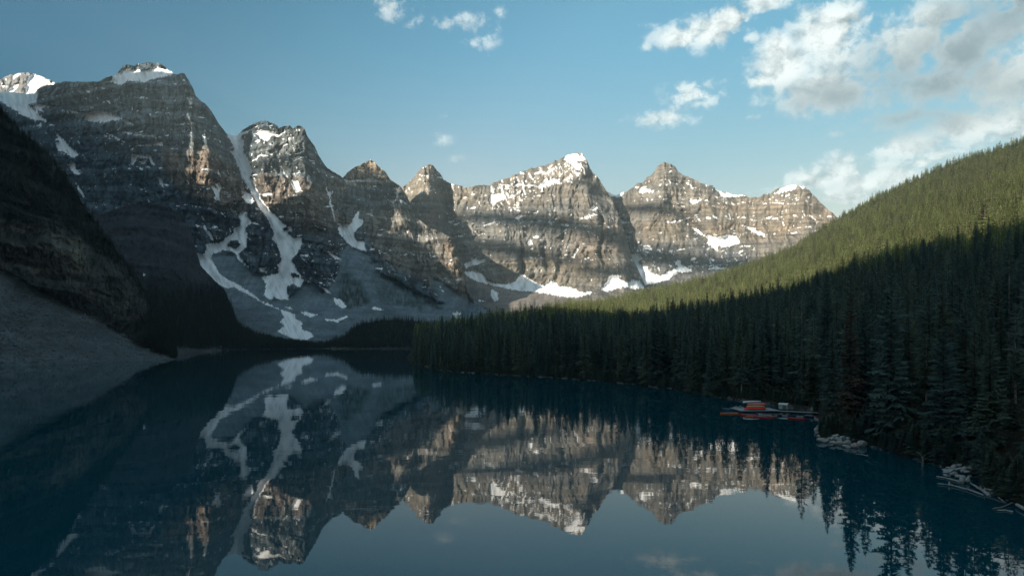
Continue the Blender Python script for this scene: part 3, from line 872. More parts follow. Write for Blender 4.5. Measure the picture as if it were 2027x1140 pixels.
mountain('mountain', 'far right range with a stepped pyramid summit and a flat snowy dome', PX, PY, D, dict(
    rock=(0.150, 0.136, 0.118), a1=30, a2=12, a3=5, speck=-0.06, dip=-0.02, rib=40.0, band=0.45, at=40.0, per=90.0, streak=0.4, scree=[], snow=A_SN,
    big={0: 'snow apron at the foot of the far right range', 1: None, 4: None, 5: 'snow dome on the right summit'},
    zones=[([(1180, 320), (1480, 310), (1480, 400), (1180, 400)], (0.165, 0.155, 0.14), 0.5), ([(1280, 430), (1360, 440), (1360, 466), (1280, 466)], (0.22, 0.18, 0.135), 0.7),
           ([(1400, 400), (1640, 400), (1660, 470), (1400, 470)], (0.20, 0.165, 0.125), 0.7), ([(1180, 470), (1400, 480), (1500, 500), (1500, 600), (1180, 600)], (0.10, 0.105, 0.11), 0.7)],
    speckzones=[([(1280, 350), (1480, 350), (1640, 380), (1640, 470), (1400, 470), (1330, 400)], 0.10), ([(1200, 470), (1500, 470), (1500, 540), (1200, 540)], 0.12)],
    lines=[([(1328, 400), (1352, 425), (1380, 455), (1410, 490)], 40, 10), ([(1315, 322), (1305, 380), (1290, 430)], -36, 24), ([(1590, 372), (1596, 420), (1600, 470)], -30, 22), ([(1204, 385), (1215, 440), (1240, 520)], 50, 14)]), 13.0)

# ---- the dark buttress with forest at its foot, left of the scree
J_RIDGE = [(140, 452), (190, 428), (260, 404), (330, 404), (372, 440), (386, 488), (397, 526), (420, 550), (445, 574), (457, 604), (468, 645), (490, 660), (520, 672), (560, 682), (600, 688), (622, 690)]
J_COLS = {140: [(702, 930), (600, 1150), (452, 1400)], 290: [(703, 880), (600, 1130), (404, 1480)], 340: [(706, 800), (620, 1150), (410, 1500)], 390: [(697, 1080), (620, 1280), (500, 1500)],
          440: [(693, 1290), (640, 1420), (568, 1540)], 480: [(691.5, 1400), (652, 1530)], 540: [(690.5, 1460), (677, 1560)], 622: [(689.8, 1530), (688.8, 1560)]}
PX, PY, D = relief(J_COLS, J_RIDGE, 140, 622, 1.5, 170, 1.5, 33.0, 12)
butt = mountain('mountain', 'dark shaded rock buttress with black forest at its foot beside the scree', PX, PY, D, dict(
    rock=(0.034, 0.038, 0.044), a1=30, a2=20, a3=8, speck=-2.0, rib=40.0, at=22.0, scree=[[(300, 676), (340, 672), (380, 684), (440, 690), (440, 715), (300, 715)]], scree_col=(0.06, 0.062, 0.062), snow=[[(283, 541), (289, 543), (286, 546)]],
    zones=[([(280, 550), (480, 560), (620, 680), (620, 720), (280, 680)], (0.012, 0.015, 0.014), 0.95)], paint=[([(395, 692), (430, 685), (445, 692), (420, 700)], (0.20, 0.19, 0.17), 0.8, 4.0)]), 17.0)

# ---- the near cliff at the left edge and the scree fan running into the lake
H_RIDGE = [(-330, -60), (-200, 60), (-100, 135), (-40, 182), (0, 214), (40, 258), (95, 303), (130, 352), (170, 412), (210, 470), (250, 522), (275, 556), (290, 590), (300, 622), (315, 655), (345, 700)]
H_COLS = {-330: [(745, 380), (400, 640), (-60, 800)], -100: [(733, 455), (470, 620), (135, 790)], 0: [(724.5, 514), (536, 640), (430, 690), (214, 810)], 150: [(719.5, 568), (612, 680), (520, 720), (382, 860)], 230: [(716.5, 606), (657, 705), (495, 880)],
          290: [(714, 642), (688, 715), (640, 760), (590, 900)], 345: [(711.6, 682), (706, 720), (700, 760)]}
PX, PY, D = relief(H_COLS, H_RIDGE, -330, 345, 1.7, 330, 1.5, 41.0, 14)
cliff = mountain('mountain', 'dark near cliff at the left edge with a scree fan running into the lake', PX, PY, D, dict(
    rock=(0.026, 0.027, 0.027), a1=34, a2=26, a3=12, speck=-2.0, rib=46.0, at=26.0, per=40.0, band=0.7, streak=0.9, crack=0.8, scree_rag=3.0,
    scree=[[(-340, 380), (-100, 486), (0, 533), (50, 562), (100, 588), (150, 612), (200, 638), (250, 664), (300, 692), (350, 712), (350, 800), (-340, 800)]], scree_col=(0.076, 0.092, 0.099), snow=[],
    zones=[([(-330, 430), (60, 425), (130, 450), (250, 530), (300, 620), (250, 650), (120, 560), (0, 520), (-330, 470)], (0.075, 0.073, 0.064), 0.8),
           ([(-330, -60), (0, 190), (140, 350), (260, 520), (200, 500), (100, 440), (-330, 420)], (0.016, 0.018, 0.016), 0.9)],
    paint=[([(150, 612), (250, 664), (335, 708), (320, 712), (240, 672), (140, 620)], (0.11, 0.108, 0.10), 0.7, 3.0), ([(100, 455), (130, 456), (128, 520), (105, 510)], (0.17, 0.16, 0.135), 0.7, 4.0),
           ([(135, 470), (165, 478), (180, 540), (140, 545)], (0.17, 0.155, 0.12), 0.7, 5.0)]), 21.0)

# ---- the low mound across the end of the lake
K_RIDGE = [(575, 690), (640, 684), (668, 672), (690, 660), (705, 648), (720, 640), (760, 634), (800, 633), (850, 640), (900, 648), (960, 655)]
PX, PY, D = relief({575: [(690, 1500), (689.8, 1530)], 700: [(690.2, 1483), (650, 1640)], 800: [(690.3, 1478), (633, 1760)], 960: [(690.3, 1478), (655, 1800)]}, K_RIDGE, 575, 960, 3.0, 40, 0.5, 51.0, 8)
mound = mountain('mountain', 'low forested mound across the far end of the lake', PX, PY, D, dict(rock=(0.03, 0.034, 0.028), a1=3, a2=2, a3=1, at=0.0, speck=-2.0, scree=[], snow=[],
    paint=[([(640, 686), (680, 684), (690, 690), (640, 692)], (0.12, 0.115, 0.08), 0.8, 3.0), ([(700, 688), (830, 688), (830, 691), (700, 691)], (0.10, 0.10, 0.09), 0.6, 2.0)]), 27.0)

# ---- the wall of mountains on the left, outside the frame, that keeps the lake in the morning shade
tanE = math.tan(SUN_E)
SH_S = [700, 0, -60, -265, -355, -600, -880, -1280, -1620, -1765, -1885, -2007, -2140, -2205, -2240, -2300, -2365, -2450, -2548, -2726, -2900, -3600, -4300]
SH_W = [330, 280, 285, 285, 240, 300, 370, 460, 690, 790, 785, 775, 815, 880, 930, 1095, 1235, 1290, 1335, 1370, 1390, 1420, 1480]
SH_Q = [-1300, -1300, -1300, -1300, -1300, -1200, -900, -600, -380, -350, -350, -350, -350, -350, -350, -350, -350, -350, -350, -350, -350, -350, -300]
ss = np.arange(700, -4300, -14.0)
wv_ = np.interp(-ss, [-q for q in SH_S], SH_W) + 26 * fbm(ss / 230.0, ss * 0 + 3.3, 0.2, 5, 0.55)
qv_ = np.interp(-ss, [-q for q in SH_S], SH_Q)
sa, ca = math.sin(SUN_A), math.cos(SUN_A)
rows_ = []
offs = np.concatenate([np.linspace(-900, -60, 14), [0], np.linspace(60, 520, 14)])
for of in offs:
    crest = wv_ - qv_ * tanE
    h = crest * np.clip(1 - (abs(of) / (560 if of > 0 else 950)) ** 1.0, -0.02, 1)
    if of != 0:
        h = h + 40 * fbm(ss / 160.0, ss * 0 + of / 160.0, 2.0, 4) * (1 if abs(of) > 100 else 0.3) - 12
        h = np.minimum(h, crest - abs(of) * 0.35)
    q = qv_ + of
    rows_.append(np.stack([ss * ca + q * sa, -ss * sa + q * ca, np.where(h < 0, -1.5, h)], -1))
Vb = np.array(rows_)
colb = np.empty(Vb.shape[:2] + (4,)); colb[:] = (0.12, 0.12, 0.115, 0)
dn = np.gradient(Vb, axis=0); ds_ = np.gradient(Vb, axis=1)
nn = np.cross(ds_, dn); nn /= np.linalg.norm(nn, axis=2)[..., None]; nn[nn[..., 2] < 0] *= -1
me = mesh_np('mountain', Vb.reshape(-1, 3), quads_of(*Vb.shape[:2]), nn.reshape(-1, 3), colb.reshape(-1, 4))
tag(link('mountain', me, None, ROCK), 'long rocky mountain wall left of the lake, outside the picture', 'mountain', None, 'structure')

# ------------------------------------------------------------------ the forested hill on the right
SHORE = [(800, 716), (820, 718), (860, 731), (900, 736), (1000, 742), (1100, 748), (1200, 755), (1260, 760), (1330, 769), (1380, 777), (1430, 788), (1480, 797), (1540, 805), (1600, 815), (1622, 826),
         (1624, 845), (1622, 866), (1640, 871), (1680, 874), (1720, 882), (1780, 899), (1830, 914), (1860, 923), (1885, 922), (1930, 932), (1952, 968), (2000, 994), (2060, 1012), (2200, 1040), (2500, 1090), (2900, 1150)]
CREST = [(800, 684, 760), (820, 674, 760), (860, 664, 820), (900, 654, 880), (1000, 634, 960), (1060, 624, 1080), (1100, 617, 1200), (1180, 602, 1500), (1260, 586, 1650), (1350, 566, 1750), (1430, 545, 1800),
         (1500, 521, 1800), (1560, 495, 1800), (1600, 473, 1800), (1650, 441, 1780), (1700, 411, 1750), (1750, 385, 1700), (1800, 361, 1650), (1850, 340, 1600), (1900, 321, 1550), (1950, 303, 1500),
         (2027, 277, 1450), (2150, 235, 1400), (2400, 170, 1300), (2900, 90, 1200)]
_sh = np.array(SHORE, float); _cr = np.array(CREST, float)


def hill_z(px, D):
    """Height of the hill at photo column px and distance D (a polar height field about the view point)."""
    px = np.asarray(px, float); D = np.asarray(D, float)
    ds = CAMH * F / (np.interp(px, _sh[:, 0], _sh[:, 1]) - HY)
    cy = np.interp(px, _cr[:, 0], _cr[:, 1]); dc = np.interp(px, _cr[:, 0], _cr[:, 2])
    zc = CAMH + (HY - cy) / F * dc
    u = (D - ds) / (dc - ds)
    un = np.clip(u, 0, 1)
    z = 1.0 * sstep(0, 6, D - ds) + 1.6 * sstep(4, 40, D - ds) + (zc - 2.6) * (0.10 * un + 0.90 * un ** 1.45)
    z = np.where(u > 1, zc + (u - 1) * zc * 0.25 - (np.maximum(u - 1, 0) * 2.2) ** 2 * zc, z)
    X = (px - CX) / F * D
    z = z + sstep(15, 120, D - ds) * (2.2 * fbm(X / 60.0, D / 60.0, 4.0, 3) + np.clip(u, 0, 1) * 10 * fbm(X / 260.0, D / 260.0, 9.0, 3)) + 0.35 * fbm(X / 5.0, D / 5.0, 2.0, 3) * sstep(0.5, 6, D - ds)
    z = np.where(D < ds, -0.25 * np.minimum(ds - D, 12.0) - 0.02, z)
    edge = sstep(796, 826, px)
    return z * edge - (1 - edge) * 3.0


pxs = np.concatenate([np.arange(796, 2060, 4.0), np.arange(2060, 2900, 14.0)])
tt = np.linspace(0, 1, 150) ** 1.6
dsx = CAMH * F / (np.interp(pxs, _sh[:, 0], _sh[:, 1]) - HY)
dcx = np.interp(pxs, _cr[:, 0], _cr[:, 2])
Dg = np.concatenate([dsx[None] - 14 + tt[:, None] * (dcx * 1.02 - dsx + 14)[None], dcx[None] * np.array([1.08, 1.2, 1.4, 1.7])[:, None]], 0)
Pg = np.repeat(pxs[None], Dg.shape[0], 0)
Zg = hill_z(Pg, Dg)
Vg = np.stack([(Pg - CX) / F * Dg, Dg, Zg], -1)
nn = np.cross(np.gradient(Vg, axis=1), np.gradient(Vg, axis=0)); nn /= np.linalg.norm(nn, axis=2)[..., None]; nn[nn[..., 2] < 0] *= -1
fl = np.empty(Vg.shape[:2] + (4,)); fl[:] = (0.026, 0.026, 0.017, 0)
gx, gy = Vg[..., 0], Vg[..., 1]
fl[..., :3] *= (1 + 0.4 * fbm(gx / 9.0, gy / 9.0, 1.0, 4))[..., None]
shore = sstep(3.5, 0.8, Dg - dsx[None] - 3 * fbm(Pg / 16.0, Pg * 0 + 2.0, 1.0, 3)) * sstep(0.1, 0.45, fbm(Pg / 12.0, Pg * 0, 6.0, 3))
fl[..., :3] = lerp3(fl[..., :3], (0.20, 0.19, 0.165), shore * 0.8)
path = np.exp(-(seg_dist(Pg, CAMH * F / Dg + HY, [(1352, 770), (1362, 760), (1372, 754)]) / 4.5) ** 2) * (Dg < dsx + 60)
fl[..., :3] = lerp3(fl[..., :3], (0.20, 0.18, 0.16), path)
hill = link('hill', mesh_np('hill', Vg.reshape(-1, 3), quads_of(*Vg.shape[:2]), nn.reshape(-1, 3), fl.reshape(-1, 4)), None, ROCK)
tag(hill, 'forested hillside rising to the right of the lake', 'hill', None, 'structure')


# ------------------------------------------------------------------ spruce trees
def needle_material(name, c0, c1):
    m, N = new_mat(name)
    r = N.n('ShaderNodeObjectInfo').outputs['Random']
    pos = N.n('ShaderNodeNewGeometry').outputs['Position']
    tc = N.n('ShaderNodeTexCoord').outputs['Object']
    f = N.noise(tc, 0.9, 3.0, 0.6)
    patch = N.noise(pos, 0.012, 3.0, 0.6)
    c = N.mix(N.rng(N.m('ADD', N.m('MULTIPLY', r, 0.55), N.m('MULTIPLY', patch, 0.6)), 0.2, 0.95, 0, 1), (*c0, 1), (*c1, 1))
    c = N.mix(N.m('GREATER_THAN', r, 0.992), c, (0.10, 0.085, 0.07, 1))
    c = N.v('SCALE', c, N.m('MULTIPLY', N.rng(f, 0.3, 0.7, 0.72, 1.28, smooth=False), N.rng(N.m('FRACT', N.m('MULTIPLY', r, 37.7)), 0, 1, 0.68, 1.3, smooth=False)))
    d = N.n('ShaderNodeBsdfDiffuse'); N.put(d.inputs[0], c)
    t = N.n('ShaderNodeBsdfTranslucent'); N.put(t.inputs[0], c)
    mx = N.n('ShaderNodeMixShader'); mx.inputs[0].default_value = 0.45
    N.t.links.new(d.outputs[0], mx.inputs[1]); N.t.links.new(t.outputs[0], mx.inputs[2])
    finish(N, mx.outputs[0])
    return m


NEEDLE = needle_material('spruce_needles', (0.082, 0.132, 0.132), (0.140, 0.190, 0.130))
SUNNY_NEEDLE = needle_material('pine_needles', (0.200, 0.240, 0.095), (0.285, 0.315, 0.130))  # same spruces on the lit hill: sunlight put into the needle colour
DARK_NEEDLE = needle_material('dark_fir_needles', (0.016, 0.024, 0.018), (0.030, 0.040, 0.026))  # same trees on the left shore, their shade put into the colour
def bm_mesh(name, bm, mat, smooth=False):
    me_ = bpy.data.meshes.new(name)
    bm.to_mesh(me_); bm.free()
    me_.materials.append(mat)
    if smooth:
        me_.polygons.foreach_set('use_smooth', [True] * len(me_.polygons))
    return me_


STONE = simple_mat('shore_stone', (0.31, 0.32, 0.31), 0.9, 0.3, 2.5, bump=0.5, spec=0.2)
STONE2 = simple_mat('shore_stone_brown', (0.31, 0.27, 0.26), 0.9, 0.3, 2.5, bump=0.5, spec=0.2)
def rock_mesh(seed):
    bm = bmesh.new()
    bmesh.ops.create_icosphere(bm, subdivisions=3, radius=1.0)
    rr = random.Random(seed)
    planes = [(Vector((rr.gauss(0, 1), rr.gauss(0, 1), rr.gauss(0, 1))).normalized(), rr.uniform(0.55, 0.88)) for _ in range(11)]
    P_ = np.array([v.co[:] for v in bm.verts])
    nz = fbm(P_[:, 0] * 1.6, P_[:, 1] * 1.6, P_[:, 2] * 1.6 + seed, 4)
    for v, q in zip(bm.verts, nz):
        c = v.co.copy()
        for n_, d_ in planes:
            e = c.dot(n_) - d_
            if e > 0:
                c -= n_ * e * 0.92
        v.co = c * (1 + 0.10 * float(q))
    return bm_mesh('boulder', bm, STONE, False)


ROCKS = [rock_mesh(s_) for s_ in range(8)]


TALUS = simple_mat('talus_stone', (0.086, 0.104, 0.112), 0.95, 0.45, 0.8, spec=0.1)


def chip(seed):
    bm = bmesh.new()
    bmesh.ops.create_icosphere(bm, subdivisions=1, radius=1.0)
    rr = random.Random(seed)
    for v in bm.verts:
        v.co = Vector((v.co.x * rr.uniform(0.6, 1.2), v.co.y * rr.uniform(0.6, 1.2), v.co.z * rr.uniform(0.4, 0.85)))
    return bm_mesh('stone', bm, TALUS)


BARK = simple_mat('bark', (0.085, 0.072, 0.06), 0.95, 0.35, 6.0)
PALEBARK = simple_mat('weathered_bark', (0.24, 0.215, 0.19), 0.95, 0.3, 6.0)


def tube_mesh(pts, rad, sides=6):
    """Vertices and faces of a tapered tube along a polyline."""
    vs, fs = [], []
    pts = [Vector(p) for p in pts]
    for i, p in enumerate(pts):
        d = (pts[min(i + 1, len(pts) - 1)] - pts[max(i - 1, 0)]).normalized()
        a = d.orthogonal().normalized(); b = d.cross(a)
        for k in range(sides):
            t = 2 * math.pi * k / sides
            vs.append(p + (a * math.cos(t) + b * math.sin(t)) * rad[i])
    n = len(pts)
    for i in range(n - 1):
        for k in range(sides):
            k2 = (k + 1) % sides
            fs.append((i * sides + k, i * sides + k2, (i + 1) * sides + k2, (i + 1) * sides + k))
    fs.append(tuple(range(sides))[::-1]); fs.append(tuple((n - 1) * sides + k for k in range(sides)))
    return vs, fs


def spruce(seed, H=24.0, rad=2.2, bare=0.10, step=0.36, arms=6, twigs=4, ragged=0.25, top=1.0):
    """Crown and trunk of one spruce: whorls of drooping branches, each a spine with side twigs."""
    rn = random.Random(seed)
    V, Fc = [], []
    z = H * bare
    bend = rn.uniform(-0.02, 0.02)
    gap = [(rn.uniform(0.15, 0.8), rn.uniform(0, 6.28)) for _ in range(3)]
    while z < H * 0.992:
        t = z / H
        prof = (1 - t) ** 0.70 * (0.80 + 0.20 * min(1, (t - bare) / 0.12)) if t < 0.97 else (1 - t) ** 0.70
        rr = rad * prof * (1 + 0.14 * math.sin(z * 1.7 + seed)) + 0.10
        n = max(3, round(arms * (0.55 + 0.45 * prof / 0.9)))
        a0 = rn.uniform(0, 6.28)
        for k in range(n):
            a = a0 + 6.283 * k / n + rn.uniform(-0.35, 0.35)
            L = rr * (1 + rn.uniform(-ragged, ragged))
            if any(abs(t - g) < 0.07 and math.cos(a - ga) > 0.3 for g, ga in gap):
                L *= 0.6
            if rn.random() < 0.06:
                continue
            ca_, sa_ = math.cos(a), math.sin(a)
            droop = (0.50 - 0.85 * t) * L + rn.uniform(-0.1, 0.1) * L
            zz = z + rn.uniform(-0.4, 0.4) * step
            def P(s, lat, dz):
                d = -droop * (s ** 1.2) + 0.22 * L * max(0, s - 0.6) * (1.2 - t) + dz
                return (ca_ * L * s - sa_ * lat + bend * zz * 0, sa_ * L * s + ca_ * lat, zz + d)
            w = 0.22 + 0.16 * L
            b = len(V)
            V += [P(0.03, 0, 0.05), P(0.5, w * 0.55, -0.10 * L), P(1.0, 0, 0), P(0.5, -w * 0.55, -0.10 * L), P(0.55, 0, 0.05)]
            Fc += [(b, b + 4, b + 1), (b + 4, b + 2, b + 1), (b, b + 3, b + 4), (b + 4, b + 3, b + 2)]
            for q in range(twigs):
                s0 = 0.25 + 0.68 * (q + rn.uniform(0.0, 0.8)) / twigs
                for sd in (-1, 1):
                    ln = (0.30 + 0.42 * L * (1.05 - s0)) * rn.uniform(0.75, 1.2)
                    b = len(V)
                    V += [P(s0 - 0.13, 0, 0.02), P(s0 + 0.13, 0, 0.02), P(s0 + 0.16, sd * ln, -ln * rn.uniform(0.25, 0.65))]
                    Fc.append((b, b + 1, b + 2))
        z += step * (1.15 - 0.45 * t) * rn.uniform(0.8, 1.2)
    b = len(V)
    V += [(0.12, 0, H * 0.95), (-0.06, 0.1, H * 0.95), (-0.06, -0.1, H * 0.95), (0, 0, H * 1.015)]
    Fc += [(b, b + 1, b + 3), (b + 1, b + 2, b + 3), (b + 2, b, b + 3)]
    crown = bpy.data.meshes.new('crown'); crown.from_pydata(V, [], Fc); crown.materials.append(NEEDLE)
    r0 = 0.011 * H
    tv, tf = tube_mesh([(0, 0, -0.6), (0, 0, H * 0.03), (0.04, 0, H * 0.3), (0, 0.03, H * 0.65), (0, 0, H * 0.97)], [r0 * 1.35, r0, r0 * 0.82, r0 * 0.5, 0.03], 6)
    trunk = bpy.data.meshes.new('trunk'); trunk.from_pydata([tuple(v) for v in tv], [], tf)
    trunk.materials.append(BARK if seed % 4 else PALEBARK)
    return crown, trunk


def joined(crown, trunk, name, needles=None):
    bm = bmesh.new(); bm.from_mesh(crown)
    n0 = len(bm.faces)
    bm.from_mesh(trunk)
    bm.faces.ensure_lookup_table()
    for f_ in bm.faces[n0:]:
        f_.material_index = 1
    me_ = bpy.data.meshes.new(name); bm.to_mesh(me_); bm.free()
    me_.materials.append(needles or NEEDLE); me_.materials.append(trunk.materials[0])
    return me_


NEAR = [spruce(1, 24, 3.1, 0.03, 0.50, 6, 5), spruce(2, 24, 2.7, 0.05, 0.50, 6, 5, 0.3), spruce(3, 24, 3.6, 0.06, 0.55, 6, 5, 0.4), spruce(9, 24, 2.5, 0.02, 0.48, 6, 5), spruce(4, 24, 3.0, 0.24, 0.60, 5, 5, 0.45), spruce(6, 24, 3.4, 0.08, 0.55, 6, 5, 0.35)]
LOWS = [spruce(11, 24, 4.6, 0.04, 1.15, 6, 2), spruce(13, 24, 4.0, 0.06, 1.15, 6, 2), spruce(14, 24, 5.2, 0.08, 1.2, 6, 2, 0.35), spruce(15, 24, 3.6, 0.05, 1.1, 6, 2)]


def kind_collection(name, meshes):
    c = bpy.data.collections.new(name)
    for m_ in meshes:
        c.objects.link(bpy.data.objects.new(name + '_source', m_))
    return c


C_NEAR = kind_collection('spruce_near', [joined(c, t, 'spruce') for c, t in NEAR])
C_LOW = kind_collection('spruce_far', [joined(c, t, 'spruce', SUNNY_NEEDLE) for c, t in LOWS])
C_DARK = kind_collection('fir_dark', [joined(c, t, 'fir', DARK_NEEDLE) for c, t in LOWS])


C_STONE = kind_collection('talus_stones', [chip(k) for k in range(5)])


def forest(name, label, pts, scl, coll, n, seed=0, structure=False):
    """One mass of trees: instances on points."""
    rn = np.random.RandomState(seed)
    me_ = bpy.data.meshes.new(name)
    me_.vertices.add(len(pts))
    me_.vertices.foreach_set('co', np.ascontiguousarray(pts, np.float32).ravel())
    A = me_.attributes
    wide = 2.0 if name == 'undergrowth' else 1.45 if 'upper' in label else 1.15 if 'lower' in label else 1.0
    tilt = 1.0 if 'stones' in name else 0.02
    s3 = np.stack([wide * scl * rn.uniform(0.85, 1.15, len(pts)), wide * scl * rn.uniform(0.85, 1.15, len(pts)), scl * (0.9 if 'upper' in label else 1.0)], -1)
    A.new('tree_scale', 'FLOAT_VECTOR', 'POINT').data.foreach_set('vector', np.ascontiguousarray(s3, np.float32).ravel())
    rot = np.stack([rn.normal(0, tilt, len(pts)), rn.normal(0, tilt, len(pts)), rn.uniform(0, 6.28, len(pts))], -1)
    A.new('tree_turn', 'FLOAT_VECTOR', 'POINT').data.foreach_set('vector', np.ascontiguousarray(rot, np.float32).ravel())
    A.new('tree_kind', 'INT', 'POINT').data.foreach_set('value', rn.randint(0, n, len(pts)).astype(np.int32))
    ng = bpy.data.node_groups.new(name, 'GeometryNodeTree')
    ng.interface.new_socket('Geometry', in_out='INPUT', socket_type='NodeSocketGeometry')
    ng.interface.new_socket('Geometry', in_out='OUTPUT', socket_type='NodeSocketGeometry')
    gi = ng.nodes.new('NodeGroupInput'); go = ng.nodes.new('NodeGroupOutput')
    ip = ng.nodes.new('GeometryNodeInstanceOnPoints')
    ci = ng.nodes.new('GeometryNodeCollectionInfo'); ci.inputs['Collection'].default_value = coll
    ci.inputs['Separate Children'].default_value = True; ci.inputs['Reset Children'].default_value = True
    def attr(nm, ty):
        a = ng.nodes.new('GeometryNodeInputNamedAttribute'); a.data_type = ty; a.inputs[0].default_value = nm
        return a.outputs[0]
    er = ng.nodes.new('FunctionNodeEulerToRotation')
    L = ng.links.new
    L(gi.outputs[0], ip.inputs['Points']); L(ci.outputs[0], ip.inputs['Instance'])
    ip.inputs['Pick Instance'].default_value = True
    L(attr('tree_kind', 'INT'), ip.inputs['Instance Index'])
    L(attr('tree_turn', 'FLOAT_VECTOR'), er.inputs[0]); L(er.outputs[0], ip.inputs['Rotation'])
    L(attr('tree_scale', 'FLOAT_VECTOR'), ip.inputs['Scale'])
    L(ip.outputs[0], go.inputs[0])
    o = link(name, me_)
    md = o.modifiers.new('trees', 'NODES'); md.node_group = ng
    tag(o, label, name, None, 'stuff')
    return o


# ---- where the trees of the right-hand hill stand
rn = np.random.RandomState(5)
def candidates(sp, x0, x1, y0, y1):
    gx_, gy_ = np.meshgrid(np.arange(x0, x1, sp), np.arange(y0, y1, sp))
    return gx_.ravel() + rn.uniform(-0.48, 0.48, gx_.size) * sp, gy_.ravel() + rn.uniform(-0.48, 0.48, gx_.size) * sp


def on_hill(x, y):
    p = x / y * F + CX
    ds = CAMH * F / (np.interp(p, _sh[:, 0], _sh[:, 1]) - HY)
    dc = np.interp(p, _cr[:, 0], _cr[:, 2])
    return p, ds, dc


xa, ya = candidates(6.2, -140, 620, 70, 520)
xb, yb = candidates(7.4, -280, 1000, 520, 980)
xc, yc = candidates(10.2, -160, 2050, 300, 1900)
far_ok = (yc > 980) | (xc > 620) & (yc > 520) | (xc > 1000)
x = np.concatenate([xa, xb, xc[far_ok]]); y = np.concatenate([ya, yb, yc[far_ok]])
p, ds, dc = on_hill(x, y)
keep = (p > 818) & (p < 2700) & (y > ds + 1.2) & (y < dc + 40)
# clear ground behind the landing stage and at the boulder piles
row = CAMH * F / y + HY
clear = ((p > 1425) & (p < 1622) & (y < ds + 9)) | ((p > 1626) & (p < 1722) & (y < ds + 3.5)) | ((p > 1850) & (p < 1990) & (y < ds + 6))
clear |= (p > 1880) & (p < 2070) & (y < ds + 12)
clear |= (np.abs(p - 1362 - (762 - row) * 1.2) < 6) & (y < ds + 40)
keep &= ~clear
keep &= (fbm(x / 22.0, y / 22.0, 12.0, 3) + rn.uniform(-0.35, 0.35, len(x)) > -0.42)
x, y, p, ds, dc = (q[keep] for q in (x, y, p, ds, dc))
z = hill_z(p, y)
rn = np.random.RandomState(8)
h = 24.0 * np.clip(rn.normal(0.84, 0.25, len(x)), 0.3, 1.4)
h *= 1.0 - 0.22 * sstep(500, 1300, y) - 0.12 * sstep(0.0, 1.0, fbm(x / 40.0, y / 40.0, 3.0, 3))
small = rn.uniform(size=len(x)) < 0.13 * sstep(60, 0, y - ds) + 0.05
h[small] *= rn.uniform(0.25, 0.6, small.sum())
# how much of each tree shows past the trees in front of it
order = np.argsort(y)
sky_ = np.full(2400, 1200.0)
shown = np.zeros(len(x))
for i in order:
    if y[i] > 620:
        break
    half = 2.0 * h[i] / 24.0 / y[i] * F
    a, b = int(p[i] - half), int(p[i] + half) + 1
    if a < 0 or b >= 2027:
        continue
    top = HY - (z[i] + h[i] - CAMH) / y[i] * F
    foot = HY - (z[i] - CAMH) / y[i] * F
    seg = sky_[a:b]
    vis = np.clip(np.minimum(seg, foot) - top, 0, None)
    shown[i] = vis.sum()
    m_ = (top + foot) / 2
    w = np.linspace(-1, 1, b - a)
    prof = top + np.abs(w) * (foot - top) * 0.75
    sky_[a:b] = np.minimum(seg, prof)
pick = np.argsort(-shown)[:298]
pick = pick[shown[pick] > 0]
ZONES = [(880, 'at the very tip of the wooded point'), (960, 'on the shore just right of the tip of the point'), (1060, 'along the straight shore below the bright snowfield'), (1180, 'along the straight shore left of the pale shore log'),
         (1290, 'by the pale log on the straight shore'), (1345, 'just left of the bare shore path'), (1425, 'just right of the bare shore path'), (1500, 'behind the left half of the canoe landing'),
         (1560, 'behind the upturned canoes and the storage hut'), (1625, 'at the shore end of the canoe gangway'), (1680, 'right above the first boulder pile'), (1740, 'just right of the first boulder pile'),
         (1800, 'half way between the two boulder piles'), (1860, 'behind the bent snag between the boulder piles'), (1930, 'right above the second boulder pile'), (3000, 'above the driftwood at the right edge')]
chosen = set(pick.tolist())
for n_, i in enumerate(sorted(chosen)):
    k = int(rn.randint(0, len(NEAR)))
    root = empty('spruce_tree', (x[i], y[i], z[i]), rn.uniform(0, 6.28))
    s_ = h[i] / 24.0
    wv2 = s_ ** 0.6 * rn.uniform(0.95, 1.2)
    root.scale = (wv2, wv2, s_)
    place = next(l for e, l in ZONES if p[i] < e)
    size = 'young short' if h[i] < 13 else 'middle-sized' if h[i] < 21 else 'tall'
    row_ = 'front-row' if y[i] < ds[i] + 14 else 'second-row' if y[i] < ds[i] + 45 else 'inner'
    bare_ = 'bare-trunked ' if k == 4 else ''
    tag(root, '%s %s %sspruce %s' % (size, row_, bare_, place), 'tree', '%s %s %sspruces %s' % (size, row_, bare_, place))
    link('crown', NEAR[k][0], root)
    link('trunk', NEAR[k][1], root)
rest = np.array([i for i in range(len(x)) if i not in chosen])
up = (y[rest] >= 760) | (z[rest] > 62 + 12 * fbm(x[rest] / 40.0, y[rest] / 40.0, 15.0, 2))  # split near the shadow line: trees above it get the sunlit needle colour
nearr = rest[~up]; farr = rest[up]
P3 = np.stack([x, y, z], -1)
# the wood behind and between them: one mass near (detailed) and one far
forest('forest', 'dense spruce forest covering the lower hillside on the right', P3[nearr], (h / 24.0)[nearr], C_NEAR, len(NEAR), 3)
forest('forest', 'sunlit spruce forest on the upper hillside at the right', P3[farr], (h / 24.0)[farr], C_LOW, len(LOWS), 4)


